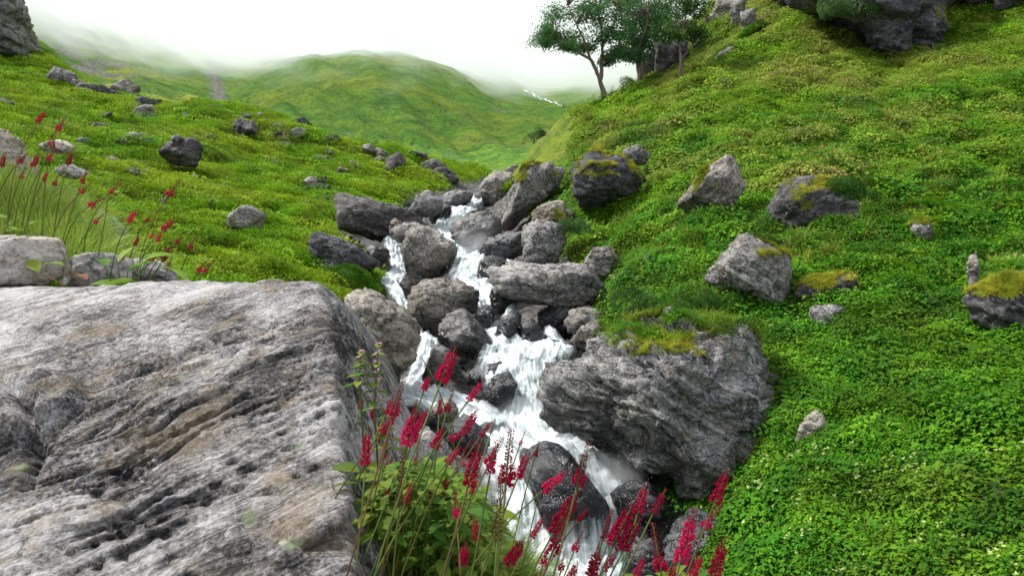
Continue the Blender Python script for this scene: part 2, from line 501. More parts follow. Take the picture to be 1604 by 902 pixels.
# ------------------------------------------------------------------ terrain
# cross-sections of the valley at distance Y: (pixel x, pixel y) of the ground, or (x, None, z) in metres
SL = {
    0.4: [(-3000, None, -1.45), (802, None, -1.5), (4000, None, -1.6)],
    1.0: [(-3000, None, -1.2), (400, None, -1.35), (802, None, -1.5), (1200, None, -1.75), (4000, None, -2.4)],
    1.6: [(-3000, None, -0.7), (0, None, -1.0), (560, None, -1.25), (780, None, -1.35), (1000, None, -1.9), (1300, None, -2.6), (4000, None, -3.4)],
    2.3: [(-3000, None, -0.2), (0, None, -0.75), (400, None, -1.05), (600, None, -1.2), (740, None, -1.35), (860, None, -1.9), (1100, None, -2.9), (4000, None, -3.6)],
    3.3: [(-1500, 300), (-300, 430), (0, 480), (200, 510), (330, 600), (560, 780), (700, 900), (850, 1250), (1100, 1560), (3500, 1500)],
    4.5: [(-1500, 190), (-300, 310), (0, 352), (80, 372), (180, 425), (300, 520), (560, 900), (800, 1280), (1100, 1430), (1500, 1340), (2300, 1150), (3500, 1000)],
    6.0: [(-1500, 150), (-300, 250), (0, 308), (100, 350), (200, 420), (300, 530), (400, 700), (560, 1000), (800, 1200), (1150, 1240), (1400, 1120), (1604, 940), (2300, 860), (3500, 800)],
    7.5: [(-1500, 130), (-300, 240), (0, 300), (100, 350), (200, 430), (300, 560), (560, 940), (800, 1060), (1120, 1080), (1300, 960), (1450, 850), (1604, 780), (2300, 720), (3500, 680)],
    9.0: [(-1500, 130), (-300, 240), (0, 305), (100, 360), (200, 450), (300, 600), (560, 870), (800, 960), (1000, 970), (1140, 910), (1300, 745), (1604, 655), (2300, 610), (3500, 570)],
    11.0: [(-1500, 140), (-300, 260), (0, 325), (150, 410), (300, 560), (560, 760), (700, 800), (850, 845), (980, 855), (1080, 820), (1210, 665), (1400, 580), (1604, 535), (2300, 500), (3500, 470)],
    14.0: [(-1500, 150), (-300, 280), (0, 345), (200, 440), (400, 530), (560, 650), (640, 670), (800, 690), (880, 690), (940, 640), (1000, 560), (1100, 512), (1240, 480), (1400, 452), (1604, 430), (2300, 395), (3500, 360)],
    18.0: [(-1500, 160), (-300, 290), (0, 348), (200, 402), (300, 432), (480, 470), (560, 520), (640, 550), (800, 560), (900, 555), (945, 500), (985, 445), (1060, 402), (1200, 366), (1400, 342), (1604, 322), (2300, 290), (3500, 250)],
    24.0: [(-1500, 130), (-300, 245), (0, 300), (200, 345), (400, 395), (480, 417), (560, 435), (640, 445), (740, 455), (820, 442), (900, 412), (960, 375), (1050, 312), (1200, 276), (1400, 252), (1604, 240), (2300, 200), (3500, 150)],
    30.0: [(-1500, 70), (-300, 190), (0, 248), (200, 292), (400, 335), (500, 352), (600, 370), (700, 384), (740, 386), (800, 376), (850, 345), (900, 315), (960, 275), (1030, 240), (1150, 212), (1300, 200), (1604, 195), (2300, 150), (3500, 80)],
    36.0: [(-1500, 20), (-300, 140), (0, 210), (285, 272), (400, 300), (500, 318), (600, 330), (700, 342), (760, 335), (800, 308), (845, 262), (900, 222), (970, 198), (1060, 180), (1200, 150), (1400, 128), (1604, 90), (2300, -20), (3500, -150)],
    42.0: [(-1500, -30), (-300, 100), (0, 180), (285, 240), (400, 272), (520, 295), (640, 308), (700, 320), (760, 315), (775, 308), (800, 280), (832, 243), (868, 203), (905, 180), (950, 170), (1000, 160), (1060, 148), (1200, 100), (1300, 98), (1400, 94), (1480, 70), (1604, 20), (2300, -120), (3500, -300)],
    48.0: [(-1500, -70), (-300, 70), (0, 155), (180, 190), (330, 215), (500, 268), (640, 292), (700, 302), (760, 305), (795, 290), (830, 235), (868, 197), (905, 177), (950, 164), (1000, 148), (1060, 128), (1200, 55), (1400, 5), (1604, -50), (2300, -200), (3500, -450)],
    58.0: [(-1500, -130), (-300, 20), (0, 125), (150, 160), (250, 172), (335, 165), (400, 184), (500, 215), (600, 232), (660, 252), (740, 280), (800, 300), (880, 260), (940, 200), (985, 148), (1040, 105), (1100, 55), (1200, -10), (1604, -150), (3500, -600)],
    72.0: [(-1500, -190), (-300, -20), (0, 95), (80, 112), (120, 132), (160, 152), (230, 172), (335, 190), (450, 225), (600, 260), (700, 270), (760, 275), (850, 290), (950, 270), (990, 200), (1030, 130), (1100, 20), (1200, -80), (1604, -260), (3500, -800)],
    92.0: [(-1500, -230), (-300, -60), (0, 68), (60, 76), (110, 120), (150, 160), (230, 200), (335, 230), (600, 290), (760, 285), (950, 290), (1050, 160), (1150, 0), (1604, -300), (3500, -900)],
    125.0: [(-1500, -150), (-300, -30), (0, 90), (60, 120), (110, 170), (230, 240), (600, 300), (950, 310), (1100, 150), (1250, 0), (1604, -200), (3500, -700)],
}


def build_grid(slices, s_axis, L_axis, blur):
    Ys = sorted(slices)
    rows = []
    for Y in Ys:
        S, T = [], []
        for e in slices[Y]:
            if len(e) == 3:
                S.append((e[0] - 802) / F)
                T.append(e[2] / Y)
            else:
                q = P(e[0], e[1], 1.0)
                S.append(q[0])
                T.append(q[2])
        rows.append(np.interp(s_axis, S, T))
    rows = np.array(rows)
    lY = np.log(Ys)
    Z = np.empty((len(L_axis), len(s_axis)))
    for j in range(len(s_axis)):
        Z[:, j] = np.interp(L_axis, lY, rows[:, j])
    for _ in range(blur):
        Zp = np.pad(Z, 1, mode='edge')
        Z = (Zp[:-2, 1:-1] + Zp[2:, 1:-1] + 2 * Z) / 4
        Zp = np.pad(Z, 1, mode='edge')
        Z = (Zp[1:-1, :-2] + Zp[1:-1, 2:] + 2 * Z) / 4
    return Z


S_AX = np.linspace(-1.55, 1.95, 620)
L_AX = np.linspace(math.log(0.42), math.log(125), 430)
T_GR = build_grid(SL, S_AX, L_AX, 10)

# the bare, rocky stream corridor: Y -> (left pixel, right pixel)
CORR = np.array([(4, 760, 1400), (6, 720, 1230), (8, 680, 1170), (9.5, 600, 1130), (11, 560, 1090), (13, 545, 970), (15, 545, 945), (18, 535, 945), (20, 560, 935),
                 (22, 585, 915), (24, 590, 890), (26, 560, 880), (28, 520, 860), (31, 530, 845), (34, 590, 830), (38, 620, 800), (44, 660, 800), (52, 715, 815), (60, 745, 815), (72, 760, 800), (90, 770, 780)], float)


def corridor(s, Y):
    l = (np.interp(Y, CORR[:, 0], CORR[:, 1]) - 802) / F
    r = (np.interp(Y, CORR[:, 0], CORR[:, 2]) - 802) / F
    d = np.minimum(s - l, r - s)          # >0 inside
    d = d * F
    d[(Y < 4) | (Y > 95)] = -500
    return d


Sg, Lg = np.meshgrid(S_AX, L_AX)
Yg = np.exp(Lg)
Xg = Sg * Yg
Zg = T_GR * Yg
_pp = np.stack([Xg.ravel(), Yg.ravel(), Zg.ravel() * 0.5], -1)
cd = corridor(Sg.ravel(), Yg.ravel()).reshape(Sg.shape)
inside0 = smooth(-40, 20, cd)
lump = fbm(_pp * 0.16, 3, seed=3).reshape(Sg.shape) * np.clip(0.02 * Yg, 0, 1.2)
lump2 = fbm(_pp * 0.7, 3, seed=5).reshape(Sg.shape) * np.clip(0.018 * Yg, 0.02, 0.45)
lump4 = (np.abs(fbm(_pp * 0.95 + 4, 2, seed=13).reshape(Sg.shape)) - 0.3) * np.clip(0.03 * Yg, 0, 0.5) * smooth(5, 8, Yg) * (1 - inside0)
lump3 = np.abs(fbm(_pp * 1.9, 3, seed=9).reshape(Sg.shape)) * np.clip(0.012 * Yg, 0.01, 0.22)
inside = smooth(-10, 40, cd)
Zg = Zg + (lump * 0.6 + lump2) * (1 - 0.4 * inside) + lump3 + lump4 - 0.35 * inside * smooth(5, 10, Yg) * (1 - smooth(36, 50, Yg))
bare = smooth(-15, 15, cd + 30 * fbm(_pp * 0.5, 3, seed=21).reshape(Sg.shape))
bare = np.maximum(bare, 0)


def ground_z(x, Y):
    x = np.asarray(x, float)
    Y = np.asarray(Y, float)
    fi = (np.log(Y) - L_AX[0]) / (L_AX[1] - L_AX[0])
    fj = (x / Y - S_AX[0]) / (S_AX[1] - S_AX[0])
    fi = np.clip(fi, 0, len(L_AX) - 1.001)
    fj = np.clip(fj, 0, len(S_AX) - 1.001)
    i, j = fi.astype(int), fj.astype(int)
    a, c = fi - i, fj - j
    return (Zg[i, j] * (1 - a) * (1 - c) + Zg[i + 1, j] * a * (1 - c) + Zg[i, j + 1] * (1 - a) * c + Zg[i + 1, j + 1] * a * c)


def ground_n(x, Y):
    e = 0.02 * Y
    dzx = (ground_z(x + e, Y) - ground_z(x - e, Y)) / (2 * e)
    dzy = (ground_z(x, Y + e) - ground_z(x, Y - e)) / (2 * e)
    n = np.stack([-dzx, -dzy, np.ones_like(dzx)], -1)
    return n / np.linalg.norm(n, axis=-1, keepdims=True)


def find_Y(px, py, y0=16, y1=90):
    """distance at which the ground is seen at this pixel"""
    Y = np.exp(np.linspace(math.log(y0), math.log(y1), 400))
    q = P(px, py, 1.0)
    z = ground_z(q[0] * Y, Y)
    hit = np.nonzero(z >= q[2] * Y)[0]
    return float(Y[hit[0]]) if len(hit) else None


def grid_faces(nr, nc):
    i = np.arange(nr - 1)[:, None] * nc + np.arange(nc - 1)[None, :]
    i = i.ravel()
    return np.stack([i, i + 1, i + nc + 1, i + nc], -1)


gm = mesh_from('ground', np.stack([Xg.ravel(), Yg.ravel(), Zg.ravel()], -1), grid_faces(*Xg.shape), [M['ground']], attrs={'bare': bare.ravel()})
tag(link('ground', gm), 'grassy valley slopes with a rocky stream bed', kind='structure')

# far hills running up into the cloud
FH = {
    100.0: [(-1500, 200), (0, 330), (300, 330), (600, 330), (760, 300), (830, 290), (950, 320), (1300, 360), (3500, 360)],
    160.0: [(-1500, 0), (0, 150), (100, 185), (200, 205), (300, 215), (400, 240), (520, 280), (650, 290), (760, 280), (830, 268), (900, 255), (1000, 230), (1200, 100), (3500, -300)],
    210.0: [(-1500, -60), (0, 110), (100, 155), (200, 168), (300, 176), (350, 192), (400, 214), (500, 250), (600, 258), (700, 262), (780, 256), (850, 232), (920, 215), (1000, 190), (1200, 60), (3500, -300)],
    270.0: [(-1500, -100), (0, 60), (100, 126), (170, 136), (250, 146), (310, 160), (350, 174), (385, 178), (430, 180), (500, 190), (600, 205), (700, 225), (780, 232), (850, 212), (920, 195), (1000, 180), (1200, 50), (3500, -300)],
    330.0: [(-1500, -150), (0, 30), (60, 82), (120, 110), (200, 124), (280, 136), (330, 150), (360, 160), (400, 150), (450, 142), (520, 140), (600, 150), (700, 180), (790, 205), (850, 198), (920, 184), (1000, 172), (1200, 50), (3500, -300)],
    390.0: [(-1500, -200), (0, 5), (60, 62), (120, 94), (200, 108), (300, 128), (345, 140), (375, 142), (430, 122), (500, 108), (570, 102), (640, 112), (720, 146), (800, 184), (860, 186), (920, 174), (1000, 165), (1200, 60), (3500, -300)],
    450.0: [(-1500, -220), (0, -10), (60, 48), (120, 78), (200, 92), (300, 118), (360, 128), (420, 112), (500, 92), (580, 88), (650, 98), (720, 126), (800, 170), (860, 178), (920, 168), (1000, 160), (1200, 60), (3500, -300)],
    560.0: [(-1500, -240), (0, -30), (100, 40), (200, 66), (300, 100), (380, 112), (500, 84), (600, 80), (700, 100), (780, 145), (830, 156), (880, 166), (930, 155), (980, 140), (1200, 60), (3500, -200)],
    800.0: [(-1500, -200), (0, 0), (200, 40), (380, 95), (600, 80), (780, 122), (860, 142), (930, 128), (1000, 110), (1200, 50), (3500, -100)],
    1400.0: [(-1500, -100), (0, 30), (380, 90), (780, 110), (860, 125), (1000, 100), (1200, 60), (3500, 0)],
}
S2 = np.linspace(-1.9, 2.0, 520)
L2 = np.linspace(math.log(100), math.log(1400), 330)
T2 = build_grid(FH, S2, L2, 8)
Sf, Lf = np.meshgrid(S2, L2)
Yf = np.exp(Lf)
Xf, Zf = Sf * Yf, T2 * Yf
_q = np.stack([Xf.ravel(), Yf.ravel(), Zf.ravel() * 0.4], -1)
_g = np.stack([Sf.ravel() * 13 + Lf.ravel() * 1.6, Lf.ravel() * 1.1, Sf.ravel() * 0], -1)
gully = np.abs(fbm(_g, 4, 0.5, seed=31)).reshape(Xf.shape)
Zf = Zf - (0.30 - gully) * 6 * smooth(150, 300, Yf) + fbm(_q * 0.03, 4, 0.5, seed=33).reshape(Xf.shape) * 0.8 + fbm(_q * 0.16, 4, 0.6, seed=35).reshape(Xf.shape) * 0.9
pxf, pyf = to_px(np.stack([Xf, Yf, Zf], -1))
sunlit_meadow = smooth(120, 190, pxf) * (1 - smooth(300, 350, pxf)) * smooth(215, 250, Yf) * (1 - smooth(350, 420, Yf)) * 0.9  # mask of the painted sun patch on the far grass
sunlit_meadow = sunlit_meadow * smooth(-0.35, 0.1, fbm(_q * 0.02, 3, seed=41).reshape(Xf.shape))
scree = smooth(14, 4, np.abs(pxf - (345 + (150 - pyf) * -0.35) + 8 * fbm(_q * 0.05, 3, seed=44).reshape(Xf.shape))) * smooth(200, 260, Yf) * (1 - smooth(480, 560, Yf))
scree = np.maximum(scree, smooth(0.12, 0.3, fbm(_q * 0.03, 4, seed=47).reshape(Xf.shape)) * smooth(60, 90, pxf) * (1 - smooth(200, 250, pxf)) * smooth(300, 340, Yf))
fm = mesh_from('hills', np.stack([Xf.ravel(), Yf.ravel(), Zf.ravel()], -1), grid_faces(*Xf.shape), [M['far']], attrs={'sunlit_meadow': sunlit_meadow.ravel(), 'scree': scree.ravel()})
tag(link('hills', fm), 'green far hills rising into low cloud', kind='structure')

# ------------------------------------------------------------------ low cloud on the hills
b = MB('cloud_volume')
pos = b.pos()
sep = b.n('ShaderNodeSeparateXYZ')
b.l(pos, sep.inputs[0])
nz = b.noise(b.mapv(pos, (1, 0.8, 1.5)), 0.019, 8, 0.66)
top = b.ramp(b.math('DIVIDE', sep.outputs['Z'], 200.0), [(0.62, 1.0), (0.95, 0.0)])
hh = b.math('ADD', sep.outputs['Z'], b.math('MULTIPLY', b.math('SUBTRACT', nz, 0.5), 290.0))
den = b.ramp(b.math('DIVIDE', b.math('SUBTRACT', hh, 62.0), 60.0), [(0.0, 0.0), (0.45, 0.22), (1.0, 1.0)])
pv = b.n('ShaderNodeVolumePrincipled')
pv.inputs['Color'].default_value = (0.975, 0.986, 1.0, 1)
pv.inputs['Anisotropy'].default_value = 0.2
b.l(b.math('MULTIPLY', b.math('MULTIPLY', den, top), 0.012), pv.inputs['Density'])
M['cloud'] = b.done(None, pv.outputs[0])
M['cloud'].cycles.volume_step_rate = 0.25
bm = bmesh.new()
bmesh.ops.create_cube(bm, size=1)
for vtx in bm.verts:
    vtx.co = Vector((-60 + vtx.co.x * 1300, 570 + vtx.co.y * 580, 125 + vtx.co.z * 170))
cm = bpy.data.meshes.new('cloud')
bm.to_mesh(cm)
bm.free()
cm.materials.append(M['cloud'])
tag(link('cloud', cm), 'low white cloud hanging over the far hills', kind='stuff')

# ------------------------------------------------------------------ water
WATER = []


def ribbon(rows, nu=40, step=0.05, turb=0.10, mat='water', name='stream_water', arch=0.06):
    rows = np.array(rows, float)
    A = P(rows[:, 1], rows[:, 3], rows[:, 0])
    B = P(rows[:, 2], rows[:, 3], rows[:, 0])
    mid = (A + B) / 2
    seg = np.r_[0, np.cumsum(np.linalg.norm(np.diff(mid, axis=0), axis=1))]
    n = int(seg[-1] / step)
    t = np.linspace(0, seg[-1], n)
    A = np.stack([np.interp(t, seg, A[:, k]) for k in range(3)], -1)
    B = np.stack([np.interp(t, seg, B[:, k]) for k in range(3)], -1)
    for _ in range(int(0.25 / step)):
        for Q in (A, B):
            Q[1:-1] = (Q[:-2] + 2 * Q[1:-1] + Q[2:]) / 4
    u = np.linspace(-1, 1, nu)
    wob = 0.10 * noise3(np.stack([t * 1.3, t * 0, t * 0], -1), 81)[:, None]
    G = A[:, None, :] * (0.5 - 0.5 * u + 0)[None, :, None] + B[:, None, :] * (0.5 + 0.5 * u)[None, :, None]
    wd = np.linalg.norm(B - A, axis=1)
    dU = np.gradient(G, axis=1)
    dV = np.gradient(G, axis=0)
    nr = np.cross(dU, dV)
    nr /= np.linalg.norm(nr, axis=2, keepdims=True) + 1e-9
    nr *= np.sign(nr[..., 2:3] + 1e-6)
    uu = u[None, :] * wd[:, None] / 2
    vv = np.repeat(t[:, None], nu, 1)
    q = np.stack([uu * 3.4, vv * 0.7, np.zeros_like(uu)], -1).reshape(-1, 3)
    g = G.reshape(-1, 3)
    d = fbm(q, 4, 0.55, 83) * turb * 1.3 + np.abs(fbm(g * 1.6, 4, 0.5, 85)) * turb * 1.5 + fbm(g * 6, 3, 0.6, 88) * turb * 0.45
    d = d.reshape(uu.shape) + arch * (1 - u[None, :] ** 2) - 0.18 * smooth(0.86, 1.0, np.abs(u))[None, :] + wob * 0.3
    G = G + nr * d[..., None]
    WATER.append(G.reshape(-1, 3))
    me = mesh_from(name, G.reshape(-1, 3), grid_faces(n, nu), [M[mat]], uv=np.stack([uu.ravel(), vv.ravel()], -1),
                   attrs={'edge': np.repeat(smooth(0.45, 1.0, np.abs(u))[None, :], n, 0).ravel()})
    o = link(name, me)
    tag(o, 'white rushing stream water tumbling between boulders', kind='structure')
    return o


ribbon([(46, 728, 758, 309), (41, 722, 758, 312), (38, 703, 758, 318), (35, 690, 752, 328), (33.5, 684, 735, 338), (32.5, 680, 718, 352), (31, 682, 724, 366), (29, 692, 742, 382), (27.5, 700, 765, 397), (26, 703, 800, 404),
        (25, 703, 822, 408), (24, 700, 815, 415), (23.2, 698, 795, 438), (22.5, 703, 782, 446), (21, 726, 778, 456), (20, 736, 778, 476), (19.5, 738, 775, 490), (18.6, 736, 778, 506),
        (18.2, 735, 800, 516), (17.6, 745, 830, 528), (17, 750, 885, 540), (16.5, 740, 915, 549), (16, 735, 905, 560), (15.6, 735, 895, 572), (15.2, 740, 888, 590), (14.8, 760, 880, 615), (14.3, 760, 876, 650),
        (14, 745, 880, 662), (13.4, 725, 890, 678), (12.8, 715, 940, 695), (12.4, 715, 965, 708), (12, 720, 990, 725), (11.6, 735, 1010, 745), (11.2, 745, 1020, 778), (10.8, 750, 1025, 830), (10.4, 755, 1030, 880),
        (10, 760, 1040, 935), (9, 770, 1060, 1010), (7, 800, 1150, 1180)], nu=56)
ribbon([(19.2, 799, 817, 474), (18.6, 791, 814, 490), (18, 779, 807, 514), (17.3, 764, 803, 537), (16.8, 760, 805, 548)], nu=16)
ribbon([(18, 850, 872, 515), (17.5, 852, 880, 524), (17.1, 850, 895, 538), (16.7, 850, 900, 547)], nu=16)
ribbon([(28, 596, 626, 372), (27, 598, 632, 378), (26.2, 602, 634, 391), (25.7, 609, 635, 411), (25.2, 612, 636, 421), (24.4, 598, 642, 432), (23.4, 593, 627, 445), (22, 604, 632, 456), (21, 617, 642, 473), (20, 629, 648, 497), (19, 635, 665, 520), (17.8, 650, 690, 533),
        (17, 653, 692, 540), (16.6, 646, 686, 560), (16.2, 633, 675, 590), (15.9, 616, 668, 603), (15.4, 555, 722, 612), (14.8, 545, 745, 621), (14.2, 600, 770, 632), (13.8, 685, 800, 650), (13.4, 715, 810, 672)], nu=30)
# thin sheet over the sloping slab
ribbon([(12.35, 820, 935, 690), (11.7, 828, 950, 715), (11.1, 838, 965, 760), (10.75, 845, 975, 820), (10.5, 850, 985, 885)], nu=30, mat='water_thin', turb=0.05, arch=0.22)
# flying drops
rng = np.random.default_rng(4)
cents, rad = [], []
for (px, py, Y, sx, sy, k) in ((700, 352, 32.5, 12, 8, 160), (735, 395, 27, 18, 12, 260), (745, 435, 23, 25, 10, 260), (790, 520, 17.6, 18, 15, 260), (840, 590, 15, 28, 30, 420), (820, 660, 13.7, 40, 12, 500),
                               (650, 570, 16.3, 18, 22, 260), (640, 608, 15.3, 40, 6, 260), (930, 715, 12, 40, 15, 420), (980, 770, 11.2, 25, 30, 380), (980, 850, 10.5, 30, 30, 300), (800, 790, 11.2, 25, 50, 380)):
    a = rng.normal(size=(k, 2))
    cents.append(P(px + a[:, 0] * sx, py + a[:, 1] * sy - 6, Y - 0.25 + rng.normal(size=k) * 0.15))
    rad.append(rng.uniform(0.3, 1.0, k) ** 2 * 0.00034 * Y)
cents, rad = np.concatenate(cents), np.concatenate(rad)
tv = np.array([[1, 1, 1], [-1, -1, 1], [-1, 1, -1], [1, -1, -1]], float)
tf = np.array([[0, 1, 2], [0, 3, 1], [0, 2, 3], [1, 3, 2]])
vv = (cents[:, None, :] + rad[:, None, None] * tv[None]).reshape(-1, 3)
ff = (np.arange(len(cents))[:, None, None] * 4 + tf[None]).reshape(-1, 3)
tag(link('water_spray', mesh_from('water_spray', vv, ff, [M['drop']])), 'fine white spray drops over the falls', kind='stuff')
b = MB('mist_volume')
gc = b.coord('Object')
ln = b.n('ShaderNodeVectorMath', operation='LENGTH')
b.l(gc, ln.inputs[0])
md_ = b.math('MULTIPLY', b.ramp(ln.outputs['Value'], [(0.15, 1.0), (0.95, 0.0)]), b.ramp(b.noise(gc, 2.2, 4, 0.6), [(0.35, 0.1), (0.65, 1.0)]))
pv = b.n('ShaderNodeVolumePrincipled')
pv.inputs['Color'].default_value = (0.98, 0.99, 1, 1)
b.l(b.math('MULTIPLY', md_, 1.3), pv.inputs['Density'])
M['mist'] = b.done(None, pv.outputs[0])
M['mist'].cycles.volume_step_rate = 1.0
bm = bmesh.new()
bmesh.ops.create_icosphere(bm, subdivisions=3, radius=1)
mist_me = bpy.data.meshes.new('spray_mist')
bm.to_mesh(mist_me)
bm.free()
mist_me.materials.append(M['mist'])
for (px_, py_, Y_, a_, h_) in ((742, 388, 26.2, 0.9, 0.8), (830, 655, 13.6, 0.75, 0.45), (960, 745, 11.3, 0.6, 0.45), (650, 600, 15.5, 0.6, 0.35)):
    o = link('spray_mist', mist_me, tuple(P(px_, py_, Y_)))
    o.scale = (a_, a_, h_)
    tag(o, 'thin spray mist hanging over a fall', kind='stuff')
# distant stream thread on the far hillside
vs = []
for k in range(40):
    t = k / 39
    Yk = 640 - 120 * t
    px_ = 818 + 64 * t + 2.5 * math.sin(k * 0.9)
    x = (px_ - 802) / F * Yk
    fi = int(np.argmin(np.abs(L2 - math.log(Yk))))
    fj = int(np.argmin(np.abs(S2 - x / Yk)))
    z = Zf[fi, fj] + 1.0
    wv = 0.45 + 0.3 * math.sin(k * 0.7)
    vs += [(x - wv, Yk, z), (x, Yk - 0.3, z + 0.25), (x + wv, Yk, z)]
fw = mesh_from('far_stream', np.array(vs), grid_faces(40, 3), [M['drop']])
tag(link('far_stream', fw), 'thin white stream running down the far hillside', kind='structure')

from mathutils.kdtree import KDTree
_wp = np.concatenate(WATER)[::3]
WKD = KDTree(len(_wp))
for _i, _p in enumerate(_wp):
    WKD.insert(_p, _i)
WKD.balance()


def wetness(p):
    """1 where water runs or splashes over the stone, 0 where it stays dry"""
    p = np.asarray(p, float)
    if p[:, 1].mean() < 8.5 or p[:, 1].mean() > 48 or WKD.find(p.mean(0))[2] > 6:
        return np.zeros(len(p))
    d = np.array([WKD.find(q)[2] for q in p])
    d = d + 0.25 * fbm(p * 1.7, 3, seed=77)
    return smooth(0.62, 0.12, d)


# ------------------------------------------------------------------ boulders
_ico = {}


def ico(level):
    if level not in _ico:
        bm = bmesh.new()
        bmesh.ops.create_icosphere(bm, subdivisions=level, radius=1)
        v = np.array([x.co[:] for x in bm.verts])
        f = np.array([[x.index for x in fc.verts] for fc in bm.faces])
        bm.free()
        _ico[level] = (v / np.linalg.norm(v, axis=1, keepdims=True), f)
    return _ico[level]


def hull2(pts):
    pts = sorted(map(tuple, pts))

    def half(ps):
        h = []
        for p in ps:
            while len(h) > 1 and (h[-1][0] - h[-2][0]) * (p[1] - h[-2][1]) - (h[-1][1] - h[-2][1]) * (p[0] - h[-2][0]) <= 0:
                h.pop()
            h.append(p)
        return h[:-1]
    return np.array(half(pts) + half(pts[::-1]))


def soft_poly(dirs, N, D, p):
    c = dirs @ N.T
    t = np.clip(c, 1e-6, None) / D[None, :]
    return (t ** p).sum(1) ** (-1.0 / p)


def unit(v):
    v = np.asarray(v, float)
    return v / np.linalg.norm(v)


def roughen(pts, dirs, size, bed, rng, amp=1.0, ledge=1.0, seed=0):
    """lumps, bedding ledges and cracks; returns displaced points and the bedding coordinates"""
    bed = unit(bed)
    t1 = unit(np.cross(bed, [0.31, 0.2, 0.9]))
    t2 = np.cross(bed, t1)
    q = pts / size
    warp = fbm(q * 1.6 + seed, 4, seed=seed) * 0.16
    c = q @ bed + warp
    # broken faces: each patch is its own slightly tilted plane
    ns = 46
    sd = rng.normal(size=(ns, 3))
    sd = sd / np.linalg.norm(sd, axis=1, keepdims=True) * np.linalg.norm(q, axis=1).mean()
    qw = q + 0.10 * np.stack([fbm(q * 2.4 + k_ * 9, 3, seed=seed + 30 + k_) for k_ in range(3)], -1)
    near = ((qw[:, None, :] * [1, 1, 1.3] - sd[None] * [1, 1, 1.3]) ** 2).sum(2).argmin(1)
    tlt = rng.normal(size=(ns, 3)) * 0.13
    d = ((q - sd[near]) * tlt[near]).sum(1) + rng.uniform(-0.06, 0.02, ns)[near]
    d = d + fbm(q * 2.6 + 7.3 * seed, 6, 0.6, seed + 3) * 0.045
    for fr, a in ((3.0, 0.060), (7.0, 0.036), (17.0, 0.016)):
        ph = c * fr + 0.35 * noise3(q * 2.2 + seed, seed + 5)
        k = np.floor(ph)
        fr_ = ph - k
        st = _hash(k.astype(np.int64), np.zeros_like(k, np.int64), np.zeros_like(k, np.int64), seed) % 1000 / 1000.0
        d = d + ledge * a * ((st - 0.5) * 1.2 + (smooth(0, 0.8, fr_) - 0.6) * 0.7 - 0.8 * np.exp(-(np.minimum(fr_, 1 - fr_) / 0.07) ** 2) * (st > 0.45))
    v = np.abs(fbm(q * 3.1 + 2.2 * seed, 4, seed=seed + 8))
    d = d - 0.05 * np.exp(-(v / 0.03) ** 2)
    out = pts + dirs * (d * size * amp)[:, None]
    bedc = np.stack([c * size, pts @ t1, pts @ t2], -1)
    return out, bedc


BOULDERS = []      # world vertices + normals kept for caps of grass


def vnormals(v, f):
    n = np.zeros_like(v)
    fn = np.cross(v[f[:, 1]] - v[f[:, 0]], v[f[:, 2]] - v[f[:, 0]])
    for k in range(3):
        np.add.at(n, f[:, k], fn)
    return n / (np.linalg.norm(n, axis=1, keepdims=True) + 1e-12)


